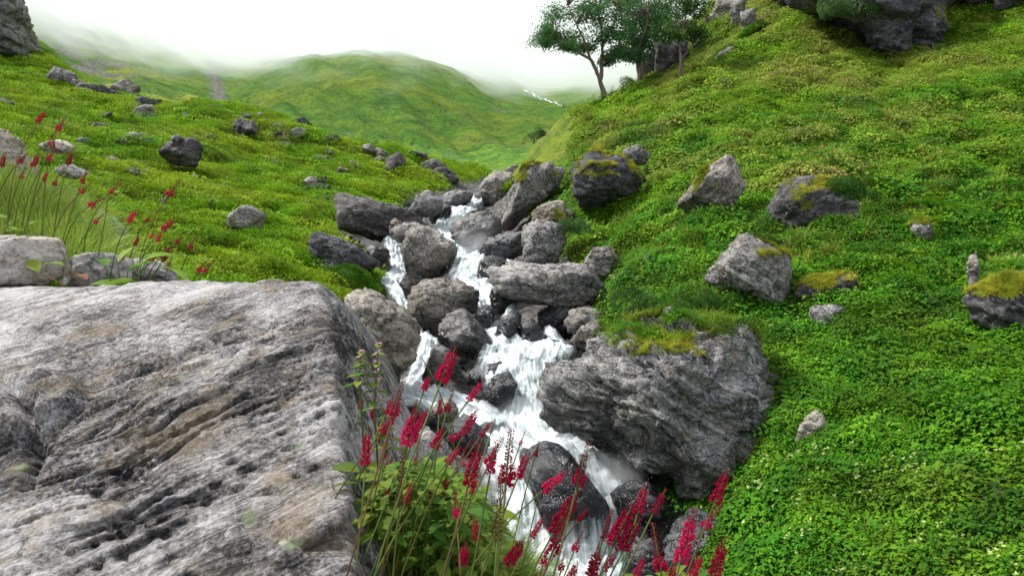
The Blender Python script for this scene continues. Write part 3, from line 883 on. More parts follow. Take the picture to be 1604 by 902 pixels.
def boulder_geo(outline, Y, depth=0.8, p=11, level=5, amp=1.0, ledge=1.0, bed=None, facets=(), seed=0, nfac=5):
    """outline: photo pixels of the silhouette; depth: thickness along the view as a share of the width"""
    rng = np.random.default_rng(seed)
    ol = np.array(outline, float)
    c0 = P(ol[:, 0].mean(), ol[:, 1].mean(), Y)
    vw = unit(c0)
    rt = unit(np.cross(vw, [0, 0, 1]))
    up = np.cross(rt, vw)
    pts = []
    for (x, y) in ol:
        d = P(x, y, 1.0)
        q = d * (c0 @ vw) / (d @ vw)
        pts.append(((q - c0) @ rt, (q - c0) @ up))
    h = hull2(pts)
    cen = h.mean(0)
    c0 = c0 + cen[0] * rt + cen[1] * up
    h = h - cen
    w = np.ptp(h[:, 0])
    ht = np.ptp(h[:, 1])
    size = 0.5 * math.sqrt(w * ht)
    dep = depth * w
    N, D = [], []
    for i in range(len(h)):
        a, e = h[i], h[(i + 1) % len(h)]
        t = e - a
        n2 = np.array([t[1], -t[0]])
        n2 = n2 / (np.linalg.norm(n2) + 1e-9)
        n = unit(n2[0] * rt + n2[1] * up + rng.uniform(-0.3, 0.12) * vw)
        N.append(n)
        D.append(float(n @ (a[0] * rt + a[1] * up)) * 1.02)

    def add(n, k):
        n = unit(n)
        m2 = np.array([n @ rt, n @ up])
        S = (h @ m2).max()
        N.append(n)
        D.append(k * math.hypot(S, dep / 2 * (n @ vw)))
    add(-vw + 0.25 * rng.uniform(-1, 1) * rt + 0.2 * rng.uniform(-1, 1) * up, 0.9)
    add(-0.55 * vw + 0.8 * np.array([0, 0, 1]) + rng.uniform(-.4, .4) * rt, 0.86)
    for _ in range(nfac):
        add(-vw * rng.uniform(0.3, 1) + rt * rng.uniform(-1, 1) + up * rng.uniform(-1, 0.9), rng.uniform(0.84, 0.98))
    for _ in range(5):
        add(rng.normal(size=3) - 0.5 * vw, rng.uniform(0.80, 0.95))
    for fx, fz, fv, k in facets:
        add(fx * rt + fz * up - fv * vw, k)
    for _ in range(5):
        add(vw * rng.uniform(0.3, 1) + rt * rng.uniform(-1, 1) + up * rng.uniform(-1, 1), rng.uniform(0.85, 1.0))
    N, D = np.array(N), np.maximum(np.array(D), 0.12 * size)
    dirs, fc = ico(level)
    p = p * 2.2
    r = soft_poly(dirs, N, D, p) * 1.03 * (len(h) / 3.0) ** (1.0 / p * 0.55)
    pt = dirs * r[:, None]
    bd = bed if bed is not None else unit(up + rng.uniform(-.5, .5) * rt + rng.uniform(-.3, .3) * vw)
    if bed is not None:
        bd = unit(bed[0] * rt + bed[1] * up + bed[2] * vw)
    pt, bedc = roughen(pt, dirs, size, bd, rng, amp, ledge, seed)
    return pt, fc, bedc, c0


def boulder(label, outline, Y, mat='rock', depth=0.8, cap=None, seed=None, name='boulder', group=None, cat='boulder', **kw):
    seed = seed if seed is not None else (len(BOULDERS) * 13 + 5)
    pt, fc, bedc, c0 = boulder_geo(outline, Y, depth, seed=seed, **kw)
    base = np.array([0, 0, pt[:, 2].min()])
    me = mesh_from(name, pt - base, fc, [M[mat]], attrs={'bed': bedc, 'wet': wetness(pt + c0)})
    o = link(name, me, tuple(c0 + base))
    tag(o, label, cat, group)
    BOULDERS.append((pt + c0, fc, cap))
    return o


def crag(label, blocks, Y, mat='rock_dark', depth=1.4, name='crag', cap=None, cat='crag', level=4):
    """one outcrop of bedrock made of jointed blocks"""
    geo = []
    for i, ol in enumerate(blocks):
        a_ = np.array(ol, float)
        Yb = find_Y(min(1600, a_[:, 0].mean()), a_[:, 1].max() - 5, 0.75 * Y, 1.35 * Y) or Y
        geo.append(boulder_geo(ol, Yb + 0.3, depth, p=15, level=level, ledge=1.7, amp=1.2, bed=(0.25, 0.9, 0.2), seed=len(BOULDERS) * 13 + i * 7, nfac=5))
    v = np.concatenate([g[0] + g[3] for g in geo])
    o0 = np.array([v[:, 0].mean(), v[:, 1].mean(), v[:, 2].min()])
    root = tag(link(name, None, tuple(o0)), label, cat)
    for pt, fc, bedc, c0 in geo:
        link('block', mesh_from('block', pt, fc, [M[mat]], attrs={'bed': bedc}), tuple(c0 - o0), root)
        BOULDERS.append((pt + c0, fc, cap))


# --- the great foreground rock at the camera's left hand
def three(a, b_, c, inside):
    n = unit(np.cross(b_ - a, c - a))
    if n @ (inside - a) > 0:
        n = -n
    return n, n @ (a - inside)


HC = np.array([-0.95, 1.75, -0.85])
pl = [
    three(P(40, 452, 2.75), P(470, 434, 2.55), P(300, 902, 1.12), HC),      # sloping top
    three(P(536, 470, 2.45), P(590, 902, 1.22), P(640, 850, 1.60), HC),     # right-hand side
    three(P(40, 446, 2.78), P(500, 440, 2.6), P(300, 470, 2.95), HC),       # back
    three(P(502, 436, 2.6), P(548, 500, 2.35), P(540, 478, 2.75), HC),       # worn corner
]
N = [n for n, d in pl] + [unit([-1, 0.1, 0.1]), unit([0, -1, 0.15]), unit([0, 0.1, -1]), unit([0.9, 0.5, -0.1])]
D = [d for n, d in pl] + [2.4, 1.15, 0.8, 1.05]
dirs, fc = ico(7)
dirs = dirs + 0.55 * unit([0.15, -0.25, 1.0])
dirs = dirs / np.linalg.norm(dirs, axis=1, keepdims=True)
r = soft_poly(dirs, np.array(N), np.array(D), 46)
pt = dirs * r[:, None]
tl = unit(P(500, 470, 2.4) - P(40, 640, 1.85))        # the grain on the top face
tn = pl[0][0]
bedn = unit(np.cross(tl, tn) * 0.9 + tn * 0.55)
q = pt + HC
w1 = fbm(q * 1.7, 4, seed=61) * 0.10
c = q @ bedn + w1
d = fbm(q * 2.3, 6, 0.55, 63) * 0.022 + fbm(q * 11, 4, 0.6, 64) * 0.007
along = q @ tl
grain = smooth(0.75, 0.35, along - along[np.argmin(np.linalg.norm(q - P(300, 600, 1.9), axis=1))] + 0.25 * fbm(q * 2, 3, seed=65)) * 0.75 + 0.25
for fr, a, al in ((6.0, 0.018, 0.7), (15.0, 0.013, 1.0), (37.0, 0.007, 1.8), (85.0, 0.003, 4.0)):
    qq = np.stack([c * fr, along * al, (q @ tn) * al], -1)
    nn = fbm(qq, 3, 0.6, int(fr) + 70)
    cut = smooth(-0.05, 0.2, noise3(q * 2.6 + fr, int(fr))) * grain
    d = d + a * nn * 0.8 * grain - a * 2.4 * np.exp(-(nn / 0.07) ** 2) * cut
    kk = np.floor(c * fr * 0.7 + 0.4 * noise3(q * 3, 5))
    d = d + a * 0.8 * grain * ((_hash(kk.astype(np.int64), np.zeros(len(kk), np.int64), np.zeros(len(kk), np.int64), 3) % 1000) / 1000.0 - 0.5)


def polydist(q, line):
    best = np.full(len(q), 9.0)
    for a, e in zip(line[:-1], line[1:]):
        t = np.clip(((q - a) @ (e - a)) / ((e - a) @ (e - a)), 0, 1)
        best = np.minimum(best, np.linalg.norm(q - (a + t[:, None] * (e - a)), axis=1))
    return best


def on_top(px, py):
    ray = P(px, py, 1.0)
    return ray * ((pl[0][0] @ HC + pl[0][1]) / (pl[0][0] @ ray))


for line, wd, dp in (([(335, 775), (370, 815), (420, 842), (490, 858), (545, 850)], 0.012, 0.030), ([(150, 770), (205, 785), (218, 810), (198, 840), (215, 905)], 0.010, 0.028),
                     ([(180, 735), (240, 750), (330, 790), (345, 770)], 0.010, 0.018), ([(60, 640), (50, 690), (70, 715), (40, 760)], 0.012, 0.03),
                     ([(0, 595), (25, 620), (48, 650), (58, 690), (50, 710)], 0.012, 0.025), ([(100, 610), (260, 575), (400, 520), (505, 470)], 0.014, 0.016)):
    d = d - dp * np.exp(-(polydist(q, [on_top(*z) for z in line]) / wd) ** 2)
lob = on_top(15, 655)
d = d + 0.05 * smooth(0.17, 0.12, np.linalg.norm((q - lob) * [1, 1, 0.5], axis=1))
lob = on_top(440, 800)
d = d + 0.025 * smooth(0.13, 0.09, np.linalg.norm((q - lob) * [1, 0.8, 0.5], axis=1))
pt = pt + dirs * d[:, None]
base = np.array([0, 0, pt[:, 2].min()])
me = mesh_from('boulder', pt - base, fc, [M['rock_hero']], attrs={'bed': np.stack([c, along * 0.7, q @ tn], -1)})
tag(link('boulder', me, tuple(HC + base)), 'huge pale banded rock with a broad sloping lichened top beside the red flowers', 'boulder')

# --- boulders with an outline of their own
boulder('massive speckled boulder with undercut base overhanging the white water', [(872, 600), (878, 578), (904, 554), (940, 528), (980, 508), (1040, 498), (1100, 504), (1160, 512), (1183, 535), (1198, 570), (1210, 620), (1213, 690), (1202, 760), (1180, 802), (1155, 810), (1110, 792), (1070, 765), (1040, 740), (990, 712), (942, 692), (907, 675), (880, 660), (868, 630)],
        11.8, 'rock_great', 0.75, p=16, level=6, bed=(0.45, 0.85, 0.1), cap=(925, 470, 1190, 556, 1.0), seed=3, ledge=1.3,
        facets=((-0.5, -0.55, 0.75, 0.80), (0.55, 0.1, 0.9, 0.86), (-0.2, 0.75, 0.7, 0.84)))
boulder('long dark slab boulder above the split of the stream', [(516, 317), (532, 302), (555, 310), (580, 323), (610, 327), (640, 330), (657, 342), (668, 357), (640, 370), (612, 370), (585, 371), (555, 364), (535, 358), (516, 356)], 28, 'rock_dark', 0.6, p=14, bed=(0.3, 0.9, 0))
boulder('small ochre stone wedged against the long dark slab', [(610, 347), (620, 341), (630, 348), (624, 360), (612, 368)], 26.6, 'rock_tan', 0.9, level=4)
boulder('smooth grey stone lying below the ochre stone', [(613, 362), (632, 350), (655, 348), (668, 355), (660, 370), (632, 380), (614, 374)], 26.2, 'rock', 0.8, level=4, p=7)
boulder('big brown rounded boulder between the two arms of the stream', [(630, 377), (635, 366), (660, 355), (680, 363), (709, 377), (713, 392), (704, 410), (700, 432), (684, 441), (660, 438), (640, 424), (631, 400)], 24.6, 'rock_tan', 0.9, p=9, bed=(0.6, 0.6, 0.2))
boulder('dark wedge shaped boulder behind the round green cushion', [(484, 390), (487, 370), (497, 362), (530, 379), (560, 386), (580, 402), (600, 420), (585, 427), (535, 422), (490, 419)], 23, 'rock_dark', 0.6, p=15)
boulder('wet dark rock the small side fall runs over', [(572, 392), (585, 381), (607, 389), (612, 405), (600, 414), (580, 404)], 25, 'rock_wet', 0.9, level=4)
boulder('large brown grey boulder leaning over the left hand pool', [(529, 470), (533, 456), (548, 449), (582, 449), (602, 464), (627, 489), (657, 518), (659, 532), (642, 562), (622, 592), (600, 607), (565, 595), (540, 555)], 15, 'rock_tan', 0.9, p=12, bed=(0.5, 0.8, 0.1), facets=((-0.2, -0.3, 1, 0.85), (0.3, 0.8, 0.5, 0.8)), seed=77)
boulder('tan boulder with fine cracks in the middle of the cascade', [(643, 458), (655, 442), (680, 436), (710, 440), (738, 446), (747, 460), (743, 482), (722, 498), (692, 528), (665, 523), (645, 493)], 19, 'rock_tan', 0.85, p=10, bed=(0.2, 0.9, 0.3))
boulder('dark angular wet boulder with a sharp ridge above the pool', [(690, 510), (715, 488), (732, 489), (747, 507), (767, 527), (786, 555), (782, 565), (755, 565), (730, 557), (700, 544), (688, 533)], 17, 'rock_damp', 0.8, p=20, ledge=0.5)
boulder('long flat overhanging slab bridging the fall', [(766, 440), (785, 419), (822, 415), (884, 417), (914, 419), (938, 440), (948, 455), (945, 471), (920, 479), (884, 478), (835, 474), (810, 467), (793, 452)], 18.5, 'rock', 0.55, p=15, bed=(0.12, 0.98, 0.1), ledge=1.3)
boulder('five sided grey boulder tucked against the green bank', [(916, 407), (928, 389), (955, 386), (970, 402), (973, 422), (959, 433), (939, 438), (918, 425)], 20, 'rock', 0.9, p=14)
boulder('upright blocky boulder standing beside the stream', [(820, 385), (823, 360), (835, 350), (865, 345), (881, 355), (884, 390), (873, 410), (855, 414), (822, 412)], 23, 'rock', 0.8, p=13, bed=(0.8, 0.4, 0))
boulder('rounded boulder perched on top of the upright block', [(832, 355), (834, 335), (850, 320), (864, 316), (882, 322), (887, 340), (880, 362), (855, 368)], 23.8, 'rock_tan', 0.9, p=10, cap=(870, 310, 900, 345, 0.4))
boulder('low dark boulder with flat top between two rounded boulders', [(752, 392), (768, 373), (790, 366), (824, 364), (822, 402), (800, 407), (765, 403)], 25, 'rock_damp', 0.7, p=12)
boulder('wet rounded boulder in the spray of the upper fall', [(704, 366), (716, 346), (747, 334), (777, 336), (787, 350), (774, 374), (757, 394), (742, 404), (725, 389)], 27, 'rock_damp', 0.9, p=8, ledge=0.6)
boulder('tall leaning rock slab under the mossy knoll', [(788, 338), (798, 302), (823, 256), (845, 249), (872, 254), (882, 270), (872, 292), (852, 306), (838, 332), (815, 352), (793, 352)], 31, 'rock', 0.7, p=16, bed=(0.85, 0.45, 0.1), ledge=1.4, cap=(790, 235, 890, 285, 1.0))
boulder('mossy boulder with hollow dark underside on the bank', [(897, 272), (908, 247), (940, 239), (985, 253), (1007, 285), (998, 312), (960, 330), (925, 326), (902, 305)], 26, 'rock_dark', 0.8, p=11, cap=(900, 225, 1010, 292, 1.0), facets=((0, -0.9, 0.5, 0.6),))
boulder('pale angular stone resting on the mossy boulder', [(974, 241), (985, 231), (1000, 227), (1020, 245), (1010, 258), (990, 261)], 26.6, 'rock', 0.8, level=4, p=14)
boulder('grey boulder with a pointed top and black hollow beneath', [(1062, 325), (1083, 291), (1108, 262), (1140, 246), (1163, 254), (1168, 280), (1152, 306), (1142, 327), (1120, 347), (1098, 343), (1075, 342)], 20, 'rock', 0.8, p=14, bed=(-0.7, 0.6, 0.1), cap=(1070, 240, 1130, 300, 0.7), facets=((-0.3, -0.9, 0.5, 0.62),))
boulder('broad dark boulder with a leafy bush over its shoulder', [(1205, 348), (1213, 315), (1235, 284), (1265, 277), (1300, 284), (1327, 304), (1338, 327), (1332, 357), (1290, 363), (1260, 370), (1208, 363)], 18, 'rock_dark', 0.8, p=14, bed=(-0.4, 0.8, 0.1), cap=(1225, 270, 1330, 325, 0.35))
boulder('blunt boulder with a smooth pinkish face and grass tuft on top', [(1106, 437), (1124, 404), (1152, 380), (1179, 370), (1200, 382), (1214, 397), (1235, 402), (1238, 430), (1235, 470), (1217, 500), (1199, 496), (1172, 475), (1136, 458)], 14.5, 'rock', 0.8, p=14, bed=(0.5, 0.7, 0.2), cap=(1185, 362, 1240, 405, 1.0), facets=((-0.35, -0.85, 0.5, 0.66), (0.75, -0.05, 0.7, 0.82)))
boulder('dark low boulder under an overhanging mat of grass', [(1243, 452), (1268, 436), (1310, 428), (1337, 432), (1346, 455), (1332, 477), (1290, 484), (1250, 488)], 14, 'rock_dark', 0.7, p=12, cap=(1240, 405, 1350, 450, 1.0))
boulder('tilted pale flat stone in the ground cover', [(1262, 488), (1285, 479), (1322, 480), (1350, 500), (1332, 511), (1298, 525), (1280, 511)], 13.2, 'rock', 0.7, p=16)
boulder('dark square boulder capped with grass beside a thin standing stone', [(1521, 468), (1545, 442), (1580, 436), (1640, 428), (1690, 470), (1670, 522), (1590, 532), (1540, 517), (1524, 492)], 11.5, 'rock_dark', 0.6, p=14, cap=(1515, 400, 1690, 462, 1.0))
boulder('thin standing stone in the ground cover', [(1516, 400), (1522, 393), (1531, 395), (1533, 425), (1530, 452), (1520, 455), (1515, 430)], 12.8, 'rock', 0.9, level=4)
boulder('small crumbling stone with a moss tuft in the leafy slope', [(1424, 358), (1436, 345), (1454, 342), (1462, 360), (1452, 388), (1440, 392), (1430, 375)], 16, 'rock', 0.9, level=4, cap=(1420, 335, 1460, 352, 0.7))
boulder('leaning brownish stone beside the massive speckled boulder', [(1244, 690), (1256, 666), (1278, 638), (1297, 666), (1300, 684), (1276, 702), (1260, 722), (1248, 735)], 10.2, 'rock_tan', 0.8, level=4, p=14)
boulder('dark stone wedged below the leaning brownish stone', [(1264, 720), (1285, 695), (1302, 690), (1306, 715), (1298, 742), (1275, 735)], 10.1, 'rock_dark', 0.9, level=4)
boulder('reddish grey stone poking out of pale tipped leaves', [(1358, 882), (1374, 860), (1390, 853), (1403, 873), (1408, 905), (1395, 925), (1368, 915)], 7.6, 'rock_tan', 0.8, level=4)
boulder('small bluish dark stone near the reddish grey stone', [(1448, 905), (1455, 882), (1470, 876), (1480, 890), (1480, 908)], 7.3, 'rock_damp', 0.9, level=4)
# in and along the water
boulder('smooth sloping wet slab with thin water sliding over it', [(822, 700), (845, 690), (880, 698), (908, 728), (955, 800), (955, 870), (900, 900), (868, 880), (842, 800), (822, 740)], 11.15, 'rock_damp', 0.9, p=9, ledge=0.25, amp=0.7, bed=(0.7, 0.5, 0.2))
boulder('black upright block standing in the main fall', [(757, 612), (775, 590), (799, 585), (810, 600), (797, 616), (796, 642), (782, 656), (762, 654)], 14.6, 'rock_wet', 0.9, p=16, level=4, ledge=0.5)
boulder('streaked wet boulder dividing the left hand fall', [(661, 600), (671, 562), (685, 539), (705, 541), (717, 560), (712, 592), (690, 606)], 15.3, 'rock_damp', 0.8, p=12, level=4)
boulder('wet wedge with water running down its side below the slab', [(775, 533), (785, 500), (800, 487), (816, 489), (813, 512), (797, 545)], 17.4, 'rock_wet', 0.9, p=14, level=4)
boulder('brown wet block below the overhanging slab', [(814, 508), (830, 496), (846, 510), (859, 538), (842, 549), (816, 548)], 17.2, 'rock_wet', 0.9, p=14, level=4)
boulder('black rounded rock left of the slab fall', [(741, 493), (755, 478), (774, 478), (778, 496), (766, 518), (749, 514)], 18.2, 'rock_wet', 1.0, p=8, level=4)
boulder('black block holding up the end of the long slab', [(768, 455), (785, 444), (802, 455), (804, 482), (786, 494), (770, 484)], 18.9, 'rock_wet', 0.9, level=4)
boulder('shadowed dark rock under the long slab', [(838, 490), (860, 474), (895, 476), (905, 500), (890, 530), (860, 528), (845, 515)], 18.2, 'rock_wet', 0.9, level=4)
boulder('brown boulder below the right end of the long slab', [(884, 505), (892, 488), (918, 483), (946, 488), (948, 505), (925, 522), (895, 525)], 17.4, 'rock_tan', 0.8, level=4, p=12)
boulder('grey ribbed stone at the edge of the pool', [(898, 545), (905, 518), (922, 505), (940, 508), (940, 535), (925, 552)], 16.6, 'rock', 0.8, level=4, bed=(0.8, 0.4, 0))
boulder('water draped boulder in the middle fall', [(748, 440), (752, 412), (768, 402), (790, 406), (800, 425), (790, 445), (765, 450)], 23.3, 'rock_wet', 0.8, p=9, level=4)
boulder('rough small boulder in front of the upright block', [(820, 412), (828, 400), (845, 396), (856, 406), (855, 418), (830, 422)], 22, 'rock_dark', 0.8, level=4)
boulder('round grey boulder behind the red flower stems', [(676, 645), (682, 630), (698, 625), (713, 634), (717, 650), (706, 664), (688, 664)], 12.6, 'rock', 0.9, p=7, level=4)
boulder('sloping grey rock at the lip of the lower pool', [(700, 690), (712, 655), (728, 650), (748, 668), (765, 695), (760, 715), (720, 715)], 12.2, 'rock_damp', 0.9, p=12, level=4)
boulder('pale grey bank boulder half hidden by red flowers', [(600, 730), (612, 690), (650, 672), (690, 680), (712, 715), (730, 790), (700, 850), (640, 860), (605, 800)], 10.6, 'rock', 0.9, p=9)
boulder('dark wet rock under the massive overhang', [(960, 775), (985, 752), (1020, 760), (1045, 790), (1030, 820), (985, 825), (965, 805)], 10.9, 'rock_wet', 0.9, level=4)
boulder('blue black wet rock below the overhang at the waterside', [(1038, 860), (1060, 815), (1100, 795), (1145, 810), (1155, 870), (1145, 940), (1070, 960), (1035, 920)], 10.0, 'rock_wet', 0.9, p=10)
boulder('dark rock with a ridge dividing the lower fall', [(975, 900), (990, 850), (1020, 835), (1040, 860), (1035, 920), (990, 940)], 10.0, 'rock_wet', 0.9, level=4)
boulder('dark flat rock in the foam below the angular boulder', [(728, 600), (745, 575), (775, 565), (800, 575), (795, 595), (765, 612)], 15.6, 'rock_damp', 0.8, level=4)
boulder('small black rock at the foot of the left fall', [(690, 637), (698, 628), (712, 630), (716, 640), (704, 645)], 14.4, 'rock_wet', 0.9, level=4)
boulder('grey boulder upstream of the long dark slab', [(640, 330), (650, 312), (668, 298), (690, 310), (695, 330), (670, 342)], 32, 'rock', 0.8, level=4, p=12)
boulder('pale slanting rock beside the upper rapids', [(690, 320), (698, 303), (720, 298), (742, 302), (735, 318), (705, 332)], 36, 'rock', 0.7, level=4, p=12)
boulder('smooth tan bedrock apron at the head of the rapids', [(745, 312), (755, 285), (775, 270), (800, 268), (800, 300), (790, 325), (765, 330)], 40, 'rock_tan', 0.7, p=9)
boulder('dark boulder left of the upper rapids', [(672, 338), (685, 318), (705, 318), (708, 335), (692, 350), (676, 350)], 33, 'rock_dark', 0.8, level=4)
# left slope
boulder('big dark boulder with a pale stone on top in the green slope', [(248, 236), (262, 225), (280, 217), (300, 217), (317, 226), (318, 240), (306, 264), (290, 260), (270, 251)], 36, 'rock_dark', 0.8, p=13)
boulder('pale flat stone lying on the big dark slope boulder', [(268, 220), (272, 212), (281, 211), (286, 219), (276, 223)], 35.6, 'rock', 0.9, level=3, cat='stone', name='stone')
crag('grey cliff rising over the left hand ridge', [[(-160, -80), (-20, -90), (-15, 60), (-150, 80)], [(-60, -60), (10, -50), (40, 30), (56, 80), (0, 95), (-70, 70)], [(-40, -70), (25, -45), (36, 8), (22, 60), (-30, 70)], [(12, -10), (38, 12), (50, 42), (44, 75), (12, 78)], [(35, 38), (52, 45), (64, 78), (45, 92), (30, 80)]], 92, 'rock', 0.8, 'cliff', None, 'cliff', 5)
crag('grey scree outcrop on the left hand ridge', [[(70, 128), (84, 107), (100, 111), (100, 135), (84, 138)], [(93, 110), (112, 112), (126, 130), (118, 145), (100, 142)], [(110, 124), (128, 124), (142, 146), (136, 156), (116, 152)]], 70, 'rock', 1.0, 'rock_outcrop', None, 'outcrop')
crag('dark overhanging crag hung with plants on the upper slope', [[(1215, -70), (1480, -70), (1474, 30), (1400, 66), (1310, 34), (1240, 8)], [(1195, -40), (1250, -40), (1254, 14), (1222, 12)], [(1246, -50), (1292, -50), (1292, 26), (1260, 30)], [(1284, -50), (1337, -50), (1338, 46), (1300, 46), (1284, 28)], [(1328, -40), (1374, -30), (1374, 66), (1350, 62), (1330, 44)], [(1364, 12), (1390, 4), (1424, 10), (1428, 74), (1405, 94), (1374, 90), (1366, 62)], [(1413, 5), (1452, -2), (1474, 22), (1470, 76), (1440, 88), (1416, 84)], [(1460, 18), (1478, 18), (1490, 50), (1474, 68), (1460, 64)], [(1380, -60), (1470, -60), (1490, 5), (1400, 20)]],
     41.5, 'rock_dark', 1.4, cap=(1195, -60, 1480, 34, 0.5), level=5)
crag('stacked grey blocks above the lone thin tree', [[(1116, 12), (1128, -6), (1150, -6), (1152, 32), (1135, 40), (1118, 38)], [(1143, -4), (1167, -8), (1168, 48), (1147, 52)], [(1160, 20), (1182, 14), (1186, 44), (1166, 54)], [(1104, 28), (1118, 20), (1122, 44), (1108, 48)]], 46, 'rock', 1.4)
crag('shaded rock wall behind the tree trunks', [[(1000, 125), (1008, 85), (1028, 68), (1036, 120)], [(1024, 122), (1030, 66), (1058, 66), (1062, 112)], [(1050, 70), (1074, 62), (1080, 95), (1056, 108)]], 58, 'rock_dark', 1.2)
crag('broken crag at the very top of the slope', [[(1490, 0), (1515, -50), (1560, -60), (1565, 8), (1520, 14)], [(1555, 4), (1570, -60), (1640, -60), (1650, 2), (1600, 14)]], 44, 'rock_dark', 1.4, cap=(1490, -60, 1650, 5, 0.5))
boulder('lichened stone lying under the trees', [(985, 148), (995, 132), (1012, 125), (1032, 130), (1028, 142), (1005, 152)], 50, 'rock_dark', 0.8, level=4)
boulder('dark stone at the foot of the tall forked tree', [(980, 178), (985, 170), (996, 168), (1004, 176), (998, 182)], 44, 'rock_dark', 0.9, level=4)
boulder('low stone on the knoll left of the forked tree', [(916, 172), (925, 163), (938, 166), (936, 174)], 46, 'rock_dark', 0.8, level=3, cat='stone', name='stone')
for lab, ol, Y in (('half buried stone in the bench of pale grass', [(1240, 200), (1248, 185), (1258, 186), (1262, 200), (1250, 205)], 30),
                   ('dark stone with grass fringe near the upper right slope', [(1450, 196), (1460, 186), (1480, 188), (1488, 197), (1465, 201)], 28),
                   ('flat pinkish stone in the brown grass patch', [(1345, 188), (1360, 181), (1376, 184), (1370, 191), (1352, 192)], 31),
                   ('grey stone in the slope under the crag blocks', [(1118, 95), (1128, 82), (1148, 72), (1152, 82), (1140, 92)], 44),
                   ('small stone lying between mossy boulder and pointed boulder', [(1090, 152), (1096, 146), (1105, 148), (1104, 155)], 38)):
    a_ = np.array(ol, float)
    boulder(lab, ol, find_Y(a_[:, 0].mean(), a_[:, 1].max() - 3, 20, 60) or Y, 'rock', 0.9, level=4, cat='stone', name='stone')
# close rocks at the left edge
boulder('smooth tan block at the end of the huge banded rock', [(-60, 445), (-60, 372), (0, 371), (60, 372), (95, 378), (103, 395), (100, 430), (60, 448)], 2.95, 'rock_pale', 0.5, p=18, amp=0.5, ledge=0.5)
boulder('grey stone behind the reddish dock leaves', [(98, 460), (102, 404), (125, 397), (170, 399), (202, 408), (205, 455), (150, 470)], 3.25, 'rock', 0.6, p=14, amp=0.6)
boulder('flat topped grey stone between dock leaves and green slope', [(188, 455), (192, 412), (225, 408), (262, 416), (278, 428), (276, 455), (240, 465)], 3.4, 'rock', 0.6, p=14, amp=0.6)
boulder('pale purple slab slanting down behind the grass tussock', [(-60, 190), (-20, 195), (10, 205), (45, 250), (70, 290), (40, 285), (-60, 280)], 7.5, 'rock_pale', 0.6, p=14)
boulder('narrow pale slab edge behind the grass tussock', [(30, 270), (60, 283), (110, 315), (140, 330), (130, 345), (80, 325), (35, 290)], 6.8, 'rock_pale', 0.5, p=14, level=4)
for ol, lab in (([(128, 330), (150, 325), (190, 352), (205, 368), (180, 366), (145, 350)], 'long pale stone beyond the grass tussock'),
                ([(85, 262), (110, 258), (140, 272), (120, 280), (95, 275)], 'low pale stone above the grass tussock'),
                ([(60, 225), (95, 220), (120, 232), (100, 240), (70, 238)], 'flat pale stone high behind the grass tussock'),
                ([(150, 378), (185, 372), (200, 385), (170, 392)], 'pale flat stone near the foot of the green slope')):
    boulder(lab, ol, 9.5, 'rock_pale', 0.8, level=4, name='stone', cat='stone')

# --- loose stones: ten shapes, copied
stone_meshes = {}
for mk in ('rock', 'rock_dark', 'rock_damp', 'rock_wet', 'rock_tan'):
    stone_meshes[mk] = []
for k in range(10):
    rng = np.random.default_rng(500 + k)
    dirs, fc = ico(4)
    N = rng.normal(size=(12, 3))
    N /= np.linalg.norm(N, axis=1, keepdims=True)
    D = rng.uniform(0.66, 1.0, 12)
    r = np.minimum(soft_poly(dirs, N, D, 34), 1.5)
    pt = dirs * r[:, None] * np.array([1.15, 0.9, rng.uniform(0.55, 0.85)])
    pt, bedc = roughen(pt, dirs, 1.0, rng.normal(size=3) * [0.4, 0.4, 1], rng, 0.9, 1.0, 700 + k)
    for mk in stone_meshes:
        stone_meshes[mk].append(mesh_from('stone', pt, fc, [M[mk]], attrs={'bed': bedc * 0.4}))


def stone(px, Y, size_px, mk, label, group, lift=0.15, x=None):
    if x is None:
        x = (px - 802) / F * Y
    s = size_px / F * Y * 0.5
    z = float(ground_z(np.array([x]), np.array([Y]))[0])
    if mk in ('rock', 'rock_tan', 'rock_dark') and WKD.find((x, Y, z))[2] < 0.55:
        mk = 'rock_damp'
    o = link('stone', random.choice(stone_meshes[mk]), (x, Y, z + lift * s))
    o.rotation_euler = (random.uniform(-.3, .3), random.uniform(-.3, .3), random.uniform(0, 6.28))
    o.scale = (s, s * random.uniform(.8, 1.1), s * random.uniform(.75, 1.1))
    tag(o, label, 'stone', group)
    return o


rs = random.Random(5)
known = [(233, 175, 24), (165, 160, 30), (213, 160, 28), (176, 190, 16), (240, 190, 18), (168, 210, 14), (225, 230, 22), (200, 232, 14), (384, 212, 22), (398, 218, 24), (337, 225, 16),
         (218, 283, 14), (232, 282, 14), (330, 160, 14), (345, 175, 12), (390, 365, 34), (370, 370, 14), (480, 205, 18), (520, 225, 20), (580, 245, 22), (620, 268, 26), (600, 245, 14),
         (640, 240, 22), (660, 255, 22), (685, 275, 26), (700, 285, 22), (470, 222, 16), (505, 260, 22), (540, 280, 18), (560, 268, 14), (605, 210, 20), (650, 232, 24), (415, 190, 12), (440, 205, 12),
         (130, 170, 12), (70, 190, 12), (15, 172, 18), (110, 205, 14), (140, 240, 14), (260, 300, 12), (310, 290, 14), (355, 300, 10), (450, 240, 14), (430, 260, 16), (490, 300, 22), (505, 310, 26), (478, 330, 16)]


def slope_stone(px, Y, sz):
    mk = rs.choice(['rock', 'rock_dark'])
    word = {'rock': 'light grey', 'rock_dark': 'dark'}[mk]
    size = 'bigger' if sz > 15 else 'small'
    stone(px, Y, sz, mk, '%s %s stone lying in the mossy slope across the stream from the trees' % (size, word), '%s %s stones on the mossy slope' % (size, word), lift=0.6)


